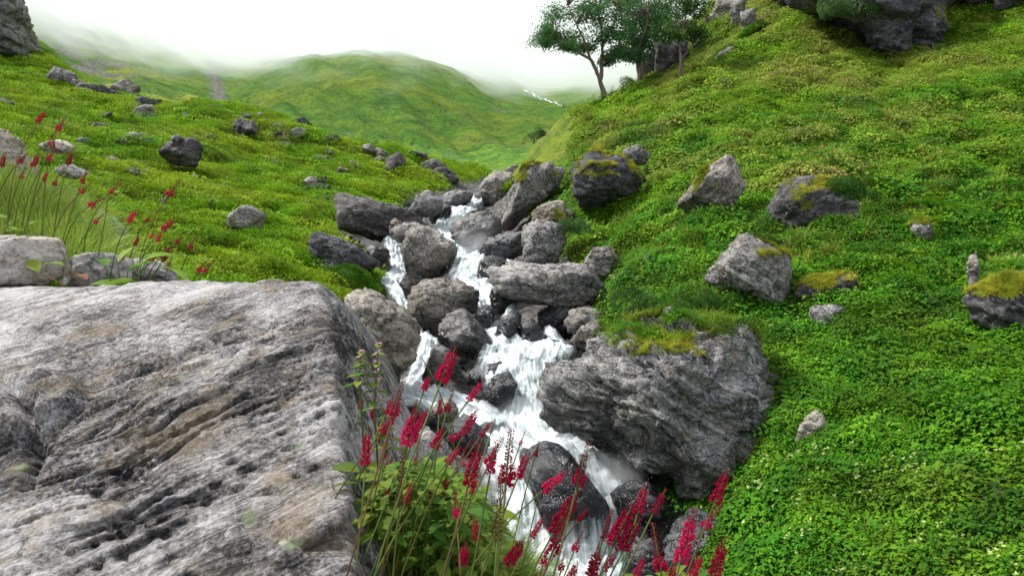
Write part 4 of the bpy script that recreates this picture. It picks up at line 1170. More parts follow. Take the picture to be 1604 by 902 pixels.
for (px, py, sz) in known:
    Y = find_Y(px, py)
    if Y:
        slope_stone(px, Y, sz * 1.35)
n = 0
while n < 112:
    px, py = rs.uniform(0, 740), rs.uniform(150, 400)
    Y = find_Y(px, py)
    if Y is None or Y > 70:
        continue
    n += 1
    slope_stone(px, Y, rs.uniform(5, 13) if rs.random() < 0.8 else rs.uniform(12, 20))
# rubble along the stream
n = 0
while n < 112:
    Y = math.exp(rs.uniform(math.log(9.5), math.log(46)))
    l = np.interp(Y, CORR[:, 0], CORR[:, 1])
    r = np.interp(Y, CORR[:, 0], CORR[:, 2])
    px = rs.uniform(l - 12, r + 12)
    xx = (px - 802) / F * Y
    if WKD.find((xx, Y, float(ground_z(np.array([xx]), np.array([Y]))[0]) + 0.3))[2] < 0.45 and rs.random() < 0.85:
        continue
    n += 1
    mk = rs.choice(['rock', 'rock_damp', 'rock_damp', 'rock_wet', 'rock_tan', 'rock_dark'])
    word = {'rock': 'light grey', 'rock_damp': 'damp mid grey', 'rock_wet': 'wet black', 'rock_tan': 'brownish', 'rock_dark': 'dark grey'}[mk]
    stone(px, Y, rs.choice([14, 18, 22, 28, 36]) * rs.uniform(0.7, 1.15), mk, word + ' loose stone among the boulders along the white stream', word + ' rubble stones in the stream bed', lift=0.2)
for (px, py, sz) in ((1105, 85, 10), (1085, 90, 10), (1130, 130, 8), (1600, 215, 18), (1500, 250, 10), (1380, 425, 16), (1375, 620, 16), (1480, 500, 18), (1590, 330, 14), (1180, 205, 12), (1300, 215, 10), (1590, 225, 12), (1545, 258, 10), (960, 318, 22), (975, 350, 18), (890, 345, 24)):
    Y = find_Y(px, py, 7, 60)
    if Y:
        stone(px, Y, sz, rs.choice(['rock', 'rock_dark']), 'small stone poking out of the leafy slope below the trees', 'stones in the leafy slope')

# ------------------------------------------------------------------ plants: small meshes
def leaf_pts(L, W, fold=0.15, droop=0.2, n=3):
    """a folded, drooping leaf along +X; returns verts, quads(as tris)"""
    xs = np.linspace(0, 1, n + 1)
    prof = np.sin(np.pi * np.clip(xs * 0.92 + 0.04, 0, 1)) ** 0.8
    prof[0] *= 0.3
    prof[-1] = 0.0
    v = []
    for x, w in zip(xs, prof):
        z = -droop * x * x * L
        v += [(x * L, -w * W / 2, z + fold * w * W), (x * L, 0, z), (x * L, w * W / 2, z + fold * w * W)]
    f = []
    for i in range(n):
        a = i * 3
        for k in (0, 1):
            f += [(a + k, a + k + 3, a + k + 4), (a + k, a + k + 4, a + k + 1)]
    return np.array(v), np.array(f)


def rotmat(az, tilt, roll=0.0):
    return np.array((Matrix.Rotation(az, 3, 'Z') @ Matrix.Rotation(-tilt, 3, 'Y') @ Matrix.Rotation(roll, 3, 'X')))


class Acc:
    def __init__(self):
        self.v, self.f, self.m, self.n = [], [], [], 0

    def add(self, v, f, mi=0):
        self.v.append(v)
        self.f.append(np.asarray(f) + self.n)
        self.m.append(np.full(len(f), mi))
        self.n += len(v)

    def mesh(self, name, mats, shade=False):
        return mesh_from(name, np.concatenate(self.v), np.concatenate(self.f), mats, shade, np.concatenate(self.m))


def clump(kind, seed):
    rr = random.Random(seed)
    a = Acc()
    if kind in ('broad', 'pale', 'bench', 'dark', 'green'):
        for _ in range(170):
            rho = math.sqrt(rr.random())
            th = rr.uniform(0, 6.28)
            z = (1 - rho * rho) * 0.42 + rr.uniform(-0.08, 0.08)
            L = rr.uniform(0.08, 0.18)
            v, f = leaf_pts(L, L * rr.uniform(0.5, 0.75), 0.2, 0.3, 2)
            v = v @ rotmat(th + rr.uniform(-1.2, 1.2), rr.uniform(-0.15, 0.75), rr.uniform(-.5, .5)).T
            a.add(v + [rho * math.cos(th) * 0.85, rho * math.sin(th) * 0.85, z], f, 0)
        if kind == 'pale':
            for _ in range(7):
                rho = math.sqrt(rr.random()) * 0.9
                th = rr.uniform(0, 6.28)
                z = (1 - rho * rho) * 0.42 + 0.2
                for k in range(5):
                    v, f = leaf_pts(rr.uniform(0.05, 0.08), 0.035, 0.2, 0.1, 2)
                    v = v @ rotmat(k * 1.26 + th, rr.uniform(0.2, 0.9)).T
                    a.add(v + [rho * math.cos(th) * 0.85, rho * math.sin(th) * 0.85, z], f, 1)
    elif kind == 'cushion':
        for _ in range(190):
            rho = math.sqrt(rr.random())
            th = rr.uniform(0, 6.28)
            z = math.sqrt(max(0, 1 - rho * rho)) * 0.5
            L = rr.uniform(0.09, 0.17)
            v, f = leaf_pts(L, L * 0.5, 0.2, 0.1, 2)
            v = v @ rotmat(th + rr.uniform(-1, 1), rr.uniform(0.1, 1.2), rr.uniform(-.5, .5)).T
            a.add(v + [rho * math.cos(th), rho * math.sin(th), z - 0.05], f, 0)
    elif kind == 'fern':
        for k in range(7):
            az = k * 0.9 + rr.uniform(-.3, .3)
            up = rr.uniform(0.3, 0.7)
            M3 = rotmat(az, up)
            for j in range(9):
                x = 0.15 + j * 0.095
                l = 0.30 * (1 - j / 10.5)
                for sd in (-1, 1):
                    v, f = leaf_pts(l, l * 0.38, 0.1, 0.1, 2)
                    v = v @ rotmat(sd * 1.15, 0.1).T + [x, 0, -0.45 * x * x]
                    a.add(v @ M3.T, f, 0)
    elif kind in ('tuft', 'moss', 'tussock'):
        nb = {'tuft': 34, 'moss': 46, 'tussock': 70}[kind]
        for _ in range(nb):
            L = rr.uniform(0.6, 1.1)
            W = 0.035 if kind != 'tussock' else 0.016
            az = rr.uniform(0, 6.28)
            lean = rr.uniform(0.25, 1.1) if kind != 'moss' else rr.uniform(0.6, 1.4)
            r0 = rr.uniform(0, 0.28)
            v = []
            for i in range(4):
                t = i / 3
                out = L * (math.sin(lean) * t * 0.6 + 0.55 * lean * t * t)
                z = L * (t * math.cos(lean * 0.6) - 0.30 * lean * t * t)
                w = W * (1 - t * 0.9)
                v += [(out, -w, z), (out, w, z)]
            v = np.array(v) @ rotmat(az, 0).T + [r0 * math.cos(az), r0 * math.sin(az), -0.05]
            f = []
            for i in range(3):
                f += [(2 * i, 2 * i + 2, 2 * i + 3), (2 * i, 2 * i + 3, 2 * i + 1)]
            a.add(v, f, 0)
    elif kind == 'herb':
        for _ in range(16):
            az = rr.uniform(0, 6.28)
            z = rr.uniform(0.05, 0.9)
            rho = rr.uniform(0.0, 0.45)
            L = rr.uniform(0.28, 0.5)
            v, f = leaf_pts(L, L * rr.uniform(0.42, 0.6), 0.16, 0.35, 5)
            v = v @ rotmat(az + rr.uniform(-.5, .5), rr.uniform(-0.2, 0.7), rr.uniform(-.4, .4)).T
            a.add(v + [rho * math.cos(az), rho * math.sin(az), z], f, 0)
    return a


CLUMPS = {}


def clump_collection(key, kind, mats, nvar=4):
    c = bpy.data.collections.new(key + '_set')
    for i in range(nvar):
        me = clump(kind, hash(kind) % 97 + i * 7 if False else sum(map(ord, kind)) + i * 7).mesh(key, mats, True)
        o = bpy.data.objects.new('%s_%d' % (key, i), me)
        c.objects.link(o)
    CLUMPS[key] = (c, nvar)


def scatter(name, label, key, pts, rot, scl):
    """one 'stuff' object: clumps set on points by geometry nodes"""
    coll, nvar = CLUMPS[key]
    me = bpy.data.meshes.new(name)
    me.vertices.add(len(pts))
    me.vertices.foreach_set('co', np.asarray(pts, np.float32).ravel())
    a = me.attributes.new('rot', 'FLOAT_VECTOR', 'POINT')
    a.data.foreach_set('vector', np.asarray(rot, np.float32).ravel())
    a = me.attributes.new('scl', 'FLOAT', 'POINT')
    a.data.foreach_set('value', np.asarray(scl, np.float32))
    a = me.attributes.new('pick', 'INT', 'POINT')
    a.data.foreach_set('value', RNG.integers(0, nvar, len(pts)).astype(np.int32))
    o = link(name, me)
    ng = bpy.data.node_groups.new(name, 'GeometryNodeTree')
    ng.interface.new_socket('Geometry', in_out='INPUT', socket_type='NodeSocketGeometry')
    ng.interface.new_socket('Geometry', in_out='OUTPUT', socket_type='NodeSocketGeometry')
    gi, go = ng.nodes.new('NodeGroupInput'), ng.nodes.new('NodeGroupOutput')
    iop = ng.nodes.new('GeometryNodeInstanceOnPoints')
    ci = ng.nodes.new('GeometryNodeCollectionInfo')
    ci.inputs['Collection'].default_value = coll
    ci.inputs['Separate Children'].default_value = True
    ci.inputs['Reset Children'].default_value = True

    def na(nm, typ):
        nd = ng.nodes.new('GeometryNodeInputNamedAttribute')
        nd.data_type = typ
        nd.inputs['Name'].default_value = nm
        return nd.outputs['Attribute']
    e2r = ng.nodes.new('FunctionNodeEulerToRotation')
    ng.links.new(na('rot', 'FLOAT_VECTOR'), e2r.inputs[0])
    ng.links.new(gi.outputs[0], iop.inputs['Points'])
    ng.links.new(ci.outputs[0], iop.inputs['Instance'])
    iop.inputs['Pick Instance'].default_value = True
    ng.links.new(na('pick', 'INT'), iop.inputs['Instance Index'])
    ng.links.new(e2r.outputs[0], iop.inputs['Rotation'])
    ng.links.new(na('scl', 'FLOAT'), iop.inputs['Scale'])
    ng.links.new(iop.outputs[0], go.inputs[0])
    md = o.modifiers.new('scatter', 'NODES')
    md.node_group = ng
    tag(o, label, kind='stuff')
    return o


def rots(nrm, k=0.6):
    """euler angles that lean +Z part of the way towards the normals, random spin"""
    out = np.empty((len(nrm), 3))
    sp = RNG.uniform(0, 6.28, len(nrm))
    for i, n in enumerate(nrm):
        v = Vector((n[0] * k, n[1] * k, n[2] * k + (1 - k))).normalized()
        out[i] = (v.to_track_quat('Z', 'Y') @ Matrix.Rotation(sp[i], 3, 'Z').to_quaternion()).to_euler()
    return out


clump_collection('broad', 'broad', [M['leaf_right']])
clump_collection('pale', 'pale', [M['leaf_right'], M['leaf_pale']])
clump_collection('bench', 'broad', [M['leaf_bench']])
clump_collection('cushion', 'cushion', [M['leaf_left']])
clump_collection('fern', 'fern', [M['leaf_right']], 3)
clump_collection('tuft', 'tuft', [M['grass']])
clump_collection('moss', 'moss', [M['moss']])
clump_collection('tussock', 'tussock', [M['tussock']])
clump_collection('dark', 'dark', [M['leaf_dark']])
clump_collection('green', 'cushion', [M['leaf_green']])
clump_collection('herb_far', 'herb', [M['leaf_dark']], 4)
clump_collection('straw', 'tuft', [M['straw']], 3)
clump_collection('herb', 'herb', [M['leaf_fore']], 5)


def sample(n, s0, s1, y0, y1, test):
    s = RNG.uniform(s0, s1, n)
    Y = np.exp(RNG.uniform(math.log(y0), math.log(y1), n))
    x = s * Y
    cdv = corridor(s.copy(), Y)
    z = ground_z(x, Y)
    px, py = to_px(np.stack([x, Y, z], -1))
    pn = fbm(np.stack([x, Y, z * 0], -1) * 0.35, 3, seed=91)
    ok = test(px, py, Y, cdv, pn)
    p = np.stack([x, Y, z], -1)[ok]
    return p, ground_n(p[:, 0], p[:, 1]), Y[ok]


# right slope, near: leafy ground cover
scatter_specs = [
    ('ground_cover', 'dense leafy green ground cover on the slope below the trees', 'broad', 17000, (0.05, 0.85, 4.5, 34), lambda px, py, Y, c, pn: (px > 840) & (c < -4), lambda Y: 0.075 * Y ** 0.55),
    ('pale_tipped_cover', 'ground cover with pale flower tips on the lower slope', 'pale', 1500, (0.1, 0.85, 4.5, 22), lambda px, py, Y, c, pn: (px > 880) & (c < -4) & ((pn > 0.15) | (py > 720)), lambda Y: 0.08 * Y ** 0.55),
    ('fern_patches', 'fern like fronds among the ground cover', 'fern', 2600, (0.1, 0.85, 4.5, 26), lambda px, py, Y, c, pn: (px > 880) & (c < -4) & (pn < 0.05), lambda Y: 0.085 * Y ** 0.6),
    ('upper_slope_cover', 'low yellow green and brownish herbs on the upper slope', 'bench', 15000, (0.08, 0.85, 21, 75), lambda px, py, Y, c, pn: (px > 840) & (c < -4), lambda Y: 0.07 * Y ** 0.55),
    ('upper_slope_grass', 'fine grass on the upper slope', 'tuft', 6000, (0.08, 0.85, 14, 60), lambda px, py, Y, c, pn: (px > 840) & (c < -4) & (pn > -0.1), lambda Y: 0.055 * Y ** 0.55),
    ('mossy_cover', 'mossy yellow green cushions covering the slope across the stream', 'cushion', 20000, (-0.85, -0.02, 13, 95), lambda px, py, Y, c, pn: (px < 800) & (c < -4), lambda Y: 0.075 * Y ** 0.55),
    ('left_slope_grass', 'fine grass among the mossy cushions', 'tuft', 7000, (-0.85, -0.02, 6, 80), lambda px, py, Y, c, pn: (px < 800) & (c < -4), lambda Y: 0.05 * Y ** 0.55),
    ('slope_grass', 'yellow green grass tufts among the ground cover', 'tuft', 4200, (0.1, 0.85, 4.5, 24), lambda px, py, Y, c, pn: (px > 880) & (c < -4) & (pn < -0.02), lambda Y: 0.05 * Y ** 0.55),
    ('tall_herbs', 'taller leafy herbs standing out of the ground cover', 'herb_far', 1500, (0.1, 0.85, 4.5, 30), lambda px, py, Y, c, pn: (px > 900) & (c < -6) & (pn > 0.05), lambda Y: 0.055 * Y ** 0.5),
    ('dry_grass', 'dry straw coloured grass wisps on the slopes', 'straw', 1500, (-0.8, 0.85, 14, 60), lambda px, py, Y, c, pn: (c < -6) & (pn > 0.12), lambda Y: 0.05 * Y ** 0.55),
]
for nm, lab, key, n, (s0, s1, y0, y1), test, sz in scatter_specs:
    p, nr, Y = sample(n, s0, s1, y0, y1, test)
    sc = sz(Y) * np.clip(np.exp(RNG.normal(-0.05, 0.38, len(Y))), 0.45, 2.3)
    scatter(nm, lab, key, p - nr * 0.02, rots(nr, 0.7), sc)

# plants crowding the feet of the slope boulders, and herbs on the massive boulder's crown
fp = {'broad': [], 'cushion': []}
for bi, (v, fc, cap) in enumerate(BOULDERS):
    cy = v[:, 1].mean()
    if not 6.5 < cy < 62:
        continue
    gz = ground_z(v[:, 0], v[:, 1])
    near = np.nonzero((np.abs(v[:, 2] - gz) < 0.02 * cy) & (corridor(v[:, 0] / v[:, 1], v[:, 1]) < -2))[0]
    if len(near):
        near = RNG.choice(near, min(len(near), 45), replace=False)
        key = 'broad' if v[:, 0].mean() / cy > 0.03 else 'cushion'
        q = v[near].copy()
        q[:, 2] = gz[near]
        fp[key].append(q)
for key, nm in (('broad', 'leaves_round_boulders'), ('cushion', 'moss_round_boulders')):
    q = np.concatenate(fp[key])
    scatter(nm, 'low plants growing round the feet of the boulders', key, q, rots(ground_n(q[:, 0], q[:, 1]), 0.6), 0.075 * q[:, 1] ** 0.5 * RNG.uniform(0.7, 1.6, len(q)))
v, fc, cap = BOULDERS[0]
n = vnormals(v, fc)
px, py = to_px(v)
idx = np.nonzero((px > 950) & (px < 1205) & (py < 535) & (n[:, 2] > 0.45) & (v[:, 1] > np.percentile(v[:, 1], 30)))[0]
idx = RNG.choice(idx, min(len(idx), 260), replace=False)
for key, nm, part in (('broad', 'boulder_top_herbs', idx[:150]), ('fern', 'boulder_top_ferns', idx[150:190]), ('tuft', 'boulder_top_grass', idx[190:])):
    scatter(nm, 'green herbs growing over the crown of the massive speckled boulder', key, v[part], rots(n[part], 0.6), RNG.uniform(0.12, 0.30, len(part)))

# grass and moss growing on top of boulders
mp, mn, ms = [], [], []
for (v, fc, cap) in BOULDERS:
    if not cap:
        continue
    n = vnormals(v, fc)
    px, py = to_px(v)
    ok = (px > cap[0]) & (px < cap[2]) & (py > cap[1]) & (py < cap[3]) & (n[:, 2] > 0.35) & (RNG.random(len(v)) < cap[4] * smooth(-0.12, 0.22, fbm(v * 1.3, 4, seed=19) + 0.25 * (n[:, 2] - 0.6)))
    idx = np.nonzero(ok)[0]
    Y0 = v[:, 1].mean()
    lim = int(620 if Y0 < 13 else 300)
    if len(idx) > lim:
        idx = RNG.choice(idx, lim, replace=False)
    mp.append(v[idx])
    mn.append(n[idx])
    ms.append(0.021 * v[idx, 1] ** 0.55 * RNG.uniform(0.7, 1.5, len(idx)))
mp, mn, ms = np.concatenate(mp), np.concatenate(mn), np.concatenate(ms)
scatter('moss', 'yellow green moss and grass mats capping the boulders', 'moss', mp, rots(mn, 0.8), ms)

# shrubs: (pixel, distance, half-width px, height px)
def shrub(name, label, px, py, Y, rx, ry, key, n, scale, cat='shrub'):
    c = P(px, py, Y)
    a, h = rx / F * Y, ry / F * Y
    root = link(name, None, (c[0], Y, c[2] - h))
    tag(root, label, cat)
    acc = Acc()
    rr = random.Random(int(px * 7 + py))
    bank = [clump('dark' if key != 'green' else 'cushion', 900 + i) for i in range(3)]
    bank = [(np.concatenate(k.v), np.concatenate(k.f)) for k in bank]
    lobes = [(0, 0, 0, 0.5)] + [(rr.uniform(-1, 1), rr.uniform(-.5, .5), rr.uniform(-.25, .4), rr.uniform(0.2, 0.45)) for _ in range(9)]
    if key == 'green':
        lobes = [(0, 0, 0, 0.95), (0.3, 0.1, 0.05, 0.7), (-0.35, -0.1, 0, 0.65)]
    for _ in range(n):
        lx, ly, lz, lr = rr.choice(lobes)
        th = rr.uniform(0, 6.28)
        z = rr.uniform(0.0, 1.0)
        rad = math.sqrt(max(0.0, 1 - (z * 0.95) ** 2)) * rr.uniform(0.8, 1.05)
        pos = np.array([(lx + math.cos(th) * rad * lr) * a, (ly + math.sin(th) * rad * lr) * a * 0.8, max(0.0, lz + z * lr) * 2 * h])
        nn = Vector((math.cos(th) * rad, math.sin(th) * rad, z + 0.2)).normalized()
        m = np.array(nn.to_track_quat('Z', 'Y').to_matrix())
        v, f = rr.choice(bank)
        acc.add(v * scale * rr.uniform(0.7, 1.3) @ m.T + pos, f, 0)
    me = acc.mesh('foliage', [M['leaf_' + key]], True)
    link('foliage', me, (0, 0, 0), root)
    sv, sf = tube(np.array([[0, 0, -0.1], [0.05 * a, 0, h * 0.6], [0, 0.03, h * 1.4]]), [0.05 * a + 0.01, 0.04 * a, 0.01])
    link('stem', mesh_from('stem', sv, sf, [M['bark']]), (0, 0, 0), root)
    return root


def tube(path, radii, ns=7):
    path = np.asarray(path, float)
    n = len(path)
    tang = np.gradient(path, axis=0)
    tang /= np.linalg.norm(tang, axis=1, keepdims=True) + 1e-9
    v = []
    ref = np.array([0.3, 0.9, 0.1])
    for i in range(n):
        a = unit(np.cross(tang[i], ref))
        c = np.cross(tang[i], a)
        for k in range(ns):
            th = 2 * math.pi * k / ns
            v.append(path[i] + radii[i] * (math.cos(th) * a + math.sin(th) * c))
    f = []
    for i in range(n - 1):
        for k in range(ns):
            a0, a1 = i * ns + k, i * ns + (k + 1) % ns
            f += [(a0, a1, a1 + ns), (a0, a1 + ns, a0 + ns)]
    v += [path[0], path[-1]]
    for k in range(ns):
        f += [(n * ns, (k + 1) % ns, k), (n * ns + 1, (n - 1) * ns + k, (n - 1) * ns + (k + 1) % ns)]
    return np.array(v), np.array(f)


shrub('cushion_shrub', 'round bright green cushion plant beside the huge banded rock', 535, 440, 20.5, 50, 22, 'green', 260, 0.22)
shrub('shrub', 'dark leafy bush spilling over the broad dark boulder', 1335, 292, 17.6, 36, 18, 'dark', 70, 0.22)
shrub('shrub', 'dark green bush on the bank above the massive speckled boulder', 1062, 470, 14.2, 75, 24, 'dark', 150, 0.2)
shrub('shrub', 'small bush below the overhanging mossy boulder', 905, 350, 23, 20, 12, 'pale_bush', 40, 0.2)
shrub('shrub', 'lone pale bush on the valley side behind the knoll', 836, 211, 62, 16, 11, 'pale_bush', 26, 0.6)
shrub('shrub', 'dark bushes hanging under the trees by the rock wall', 1000, 135, 52, 26, 18, 'dark', 90, 0.5)
shrub('shrub', 'leafy bush hanging off the dark overhanging crag', 1345, 2, 40, 50, 14, 'pale_bush', 90, 0.4)

# ------------------------------------------------------------------ trees
def tree(label, Y, trunk, limbs, crowns, leafmat, seed, r0=4.0, leaf=0.13, dens=1.0):
    rr = random.Random(seed)
    k = Y / F
    base = P(trunk[0][0], trunk[0][1], Y)
    root = link('birch_tree', None, tuple(base))
    tag(root, label, 'tree', 'trees on the knoll')
    depth = {}

    def pts(line, z0, z1):
        q = []
        for i, (x, y) in enumerate(line):
            t = i / max(1, len(line) - 1)
            w = P(x, y, Y) - base
            w[1] += z0 + (z1 - z0) * t
            q.append(w)
        q = np.array(q)
        t = np.linspace(0, len(q) - 1, (len(q) - 1) * 5 + 1)
        s = np.stack([np.interp(t, range(len(q)), q[:, j]) for j in range(3)], -1)
        for _ in range(3):
            s[1:-1] = (s[:-2] + 2 * s[1:-1] + s[2:]) / 4
        return s + np.array([[rr.uniform(-1, 1) * 0.03 for _ in range(3)] for _ in s])
    acc = Acc()
    tp = pts(trunk, 0, 0)
    tp[0, 2] -= 0.5
    v, f = tube(tp, np.linspace(r0 * k * 1.25, r0 * k * 0.7, len(tp)), 9)
    link('trunk', mesh_from('trunk', v, f, [M['bark']]), (0, 0, 0), root)
    limb_pts = [tp[len(tp) // 2:]]
    for line, r in limbs:
        dz = rr.uniform(-1.4, 1.4)
        lp = pts(line, 0, dz)
        limb_pts.append(lp)
        v, f = tube(lp, np.linspace(r * k, r * k * 0.35, len(lp)), 7)
        link('limb', mesh_from('limb', v, f, [M['bark']]), (0, 0, 0), root)
    allp = np.concatenate(limb_pts)
    tw, cr = Acc(), Acc()
    for (cx, cy, rx, ry) in crowns:
        c = P(cx, cy, Y) - base
        c[1] += rr.uniform(-1.3, 1.3)
        rx, ry = rx * k, ry * k
        a0 = allp[np.argmin(np.linalg.norm(allp - c, axis=1))]
        nsub = int(11 * dens) + 4
        for _ in range(nsub):
            d = np.array([rr.gauss(0, 1) for _ in range(3)])
            d = d / np.linalg.norm(d) * rr.uniform(0.45, 1.3)
            e = c + d * [rx, rx * 0.9, ry]
            mid = (a0 + e) / 2 + np.array([rr.uniform(-.2, .2), rr.uniform(-.2, .2), rr.uniform(-.1, .3)])
            v, f = tube([a0, mid, e], [0.035, 0.022, 0.008], 4)
            tw.add(v, f)
            sp = 0.22 * rx + 0.14
            for _ in range(rr.randint(50, 85)):
                o = e + np.array([rr.gauss(0, sp * 0.75), rr.gauss(0, sp * 0.75), rr.gauss(0, sp * 0.45)])
                L = leaf * rr.uniform(0.6, 1.3)
                v, f = leaf_pts(L, L * 0.62, 0.1, 0.2, 2)
                cr.add(v @ rotmat(rr.uniform(0, 6.28), rr.uniform(-1.2, .6), rr.uniform(-1, 1)).T + o, f)
    link('twigs', tw.mesh('twigs', [M['bark']], True), (0, 0, 0), root)
    link('crown', cr.mesh('crown', [M[leafmat]], True), (0, 0, 0), root)
    return root


tree('tall forked tree with open spreading crown standing on the knoll edge', 47, [(949, 169), (945, 145), (939, 122)],
     [([(940, 125), (932, 108), (925, 92), (908, 85), (893, 72), (873, 58), (852, 62)], 3.2), ([(925, 93), (918, 72), (905, 48), (888, 15)], 2.2), ([(941, 124), (943, 98), (945, 70), (943, 40), (936, -5)], 3.2),
      ([(944, 100), (957, 91), (970, 74), (978, 45)], 2.0), ([(893, 72), (880, 72), (862, 75)], 1.4), ([(945, 70), (960, 40), (968, 5)], 1.8)],
     [(852, 56, 16, 9), (848, 74, 16, 6), (868, 32, 22, 15), (876, 60, 16, 8), (895, 12, 30, 16), (905, 50, 22, 12), (925, 30, 24, 16), (945, 12, 30, 20), (962, 48, 22, 16), (918, 72, 14, 6), (972, 20, 26, 22),
      (900, -22, 36, 16), (950, -28, 44, 20), (975, 75, 16, 9), (952, 92, 12, 6), (890, 78, 12, 5), (935, 60, 16, 10), (960, 84, 12, 6)], 'leaf_tree', 1, 4.2)
tree('dark tree leaning over the bank with a black trunk', 50, [(1005, 128), (1000, 100), (996, 70)], [([(996, 70), (990, 40), (985, 0)], 3), ([(997, 80), (1010, 50), (1015, 10)], 2.4)],
     [(985, 60, 20, 22), (998, 85, 16, 10), (1000, 40, 26, 22), (985, 20, 24, 20), (1008, 15, 26, 22), (990, 92, 14, 8), (995, -20, 40, 20), (1015, 65, 16, 14)], 'leaf_tree', 2, 4.5, dens=1.3)
tree('pale trunked tree before the shaded rock wall', 53, [(1010, 122), (1006, 95), (1008, 60)], [([(1008, 60), (1015, 30), (1020, -5)], 2.4), ([(1007, 70), (1000, 45)], 1.8)],
     [(1018, 40, 20, 18), (1030, 15, 24, 20), (1012, 68, 16, 10), (1035, -15, 36, 18), (1000, 30, 18, 16)], 'leaf_tree2', 3, 3.2)
tree('slim straight tree with bright young leaves against the rock wall', 55, [(1028, 114), (1029, 85), (1030, 50)], [([(1030, 50), (1025, 25), (1020, 0)], 1.8), ([(1030, 55), (1040, 30), (1050, 5)], 1.8)],
     [(1028, 45, 18, 14), (1042, 20, 22, 18), (1050, 0, 26, 18), (1022, 20, 16, 14), (1035, 62, 14, 8)], 'leaf_tree2', 4, 2.4)
tree('lone thin tree with side branch out on the grassy slope', 45, [(1066, 146), (1067, 118), (1066, 90), (1064, 65)], [([(1068, 92), (1076, 82), (1086, 70)], 1.9), ([(1064, 66), (1055, 45), (1050, 25)], 1.6), ([(1064, 66), (1072, 40), (1080, 10)], 1.6)],
     [(1062, 52, 24, 14), (1080, 35, 24, 18), (1050, 38, 18, 14), (1070, 15, 30, 18), (1088, 58, 14, 10), (1045, 62, 14, 6), (1090, 15, 20, 16), (1065, -10, 34, 14)], 'leaf_tree2', 5, 2.4)

# ------------------------------------------------------------------ foreground flowers
def spike_mesh(seed, mode):
    """flower spike of length 1 along +Z"""
    rr = random.Random(seed)
    a = Acc()
    v, f = tube([[0, 0, -0.02], [0.01, 0, 0.5], [0, 0, 1.0]], [0.022, 0.018, 0.008], 5)
    a.add(v, f, 2)
    n = 120 if mode != 'dry' else 80
    for i in range(n):
        t = (i + rr.random()) / n
        if rr.random() < 0.10:
            continue
        ang = i * 2.399 + rr.uniform(-.4, .4)
        openf = t < (0.75 if mode == 'open' else 0.3 if mode == 'half' else 0.0)
        rad = (0.085 if openf else 0.045) * (1.1 - 0.55 * t)
        L = (0.105 if openf else 0.07) * rr.uniform(0.75, 1.2) * (1.05 - 0.35 * t)
        tilt = rr.uniform(0.15, 0.8)
        R3 = rotmat(ang, tilt)
        org = np.array([math.cos(ang) * 0.02, math.sin(ang) * 0.02, t])
        w = L * 0.30
        bv = np.array([[0, 0, 0], [L * .55, -w, 0], [L * .55, 0, w], [L * .55, w, 0], [L * .55, 0, -w], [L * 0.95, 0, 0]])
        bf = np.array([[0, 2, 1], [0, 3, 2], [0, 4, 3], [0, 1, 4], [5, 1, 2], [5, 2, 3], [5, 3, 4], [5, 4, 1]])
        a.add((bv + [rad * 0.35, 0, 0]) @ R3.T + org, bf, 0 if openf else 1)
        if openf:
            for k in range(5):
                pv_, pf_ = leaf_pts(L * 0.5, L * 0.34, 0.2, -0.1, 2)
                m = np.array(Matrix.Rotation(k * 1.2566, 3, 'X')) @ rotmat(0, 0.75)
                a.add(((pv_ @ m.T) + [L * 0.75 + rad * 0.35, 0, 0]) @ R3.T + org, pf_, 0)
    mats = [M['petal'], M['bud'], M['stem']] if mode != 'dry' else [M['dry'], M['dry'], M['stem']]
    return a.mesh('flower_spike', mats, True)


SPIKES = {m: [spike_mesh(40 + i + 10 * j, m) for i in range(3)] for j, m in enumerate(('open', 'half', 'bud', 'dry'))}
LEAFM = []
for i in range(4):
    rr = random.Random(60 + i)
    v, f = leaf_pts(1.0, rr.uniform(0.36, 0.5), 0.16, rr.uniform(0.2, 0.5), 6)
    LEAFM.append(mesh_from('leaf', v, f, [M['leaf_fore']]))
rf = random.Random(9)


def flower(tip, bs, Y, mode, label, group, drift=None, leaves=1, fat=1.0):
    A, B = P(bs[0], bs[1], Y), P(tip[0], tip[1], Y + rf.uniform(-0.03, 0.03))
    ax = B - A
    L = float(np.linalg.norm(ax))
    dr = drift if drift is not None else rf.uniform(0.1, 0.4) * (1 if ax[0] > 0 else -0.3)
    # root where the stem reaches the ground
    H = 0.5
    for _ in range(4):
        gx = A[0] - dr * H * 0.7 - ax[0] / L * 0.15
        gy = Y + 0.05
        gz = float(ground_z(np.array([gx]), np.array([gy]))[0])
        H = max(0.15, A[2] - gz)
    rootp = np.array([gx, gy, gz - 0.03])
    root = link('bistort_flower', None, tuple(rootp))
    tag(root, label, 'flower', group)
    t = np.linspace(0, 1, 12)[:, None]
    d0 = ax / L
    c1 = A - d0 * H * 0.45
    path = (1 - t) ** 2 * rootp + 2 * t * (1 - t) * c1 + t * t * A
    path = path - rootp
    th = 0.0008 + 0.00035 * Y
    v, f = tube(path, np.linspace(th * 1.3, th, 12), 5)
    link('stem', mesh_from('stem', v, f, [M['stem']]), (0, 0, 0), root)
    sp = link('flower_spike', rf.choice(SPIKES[mode]), tuple(A - rootp), root)
    sp.rotation_euler = (Vector(d0).to_track_quat('Z', 'Y') @ Matrix.Rotation(rf.uniform(0, 6.28), 3, 'Z').to_quaternion()).to_euler()
    sp.scale = (L * fat * 0.82, L * fat * 0.82, L)
    for k in range(leaves):
        i = rf.randint(2, 7)
        lf = link('leaf', rf.choice(LEAFM), tuple(path[i]), root)
        lf.rotation_euler = (rf.uniform(-.3, .3), rf.uniform(-0.6, 0.1), rf.uniform(0, 6.28))
        s = rf.uniform(0.05, 0.12)
        lf.scale = (s, s, s)
    return root


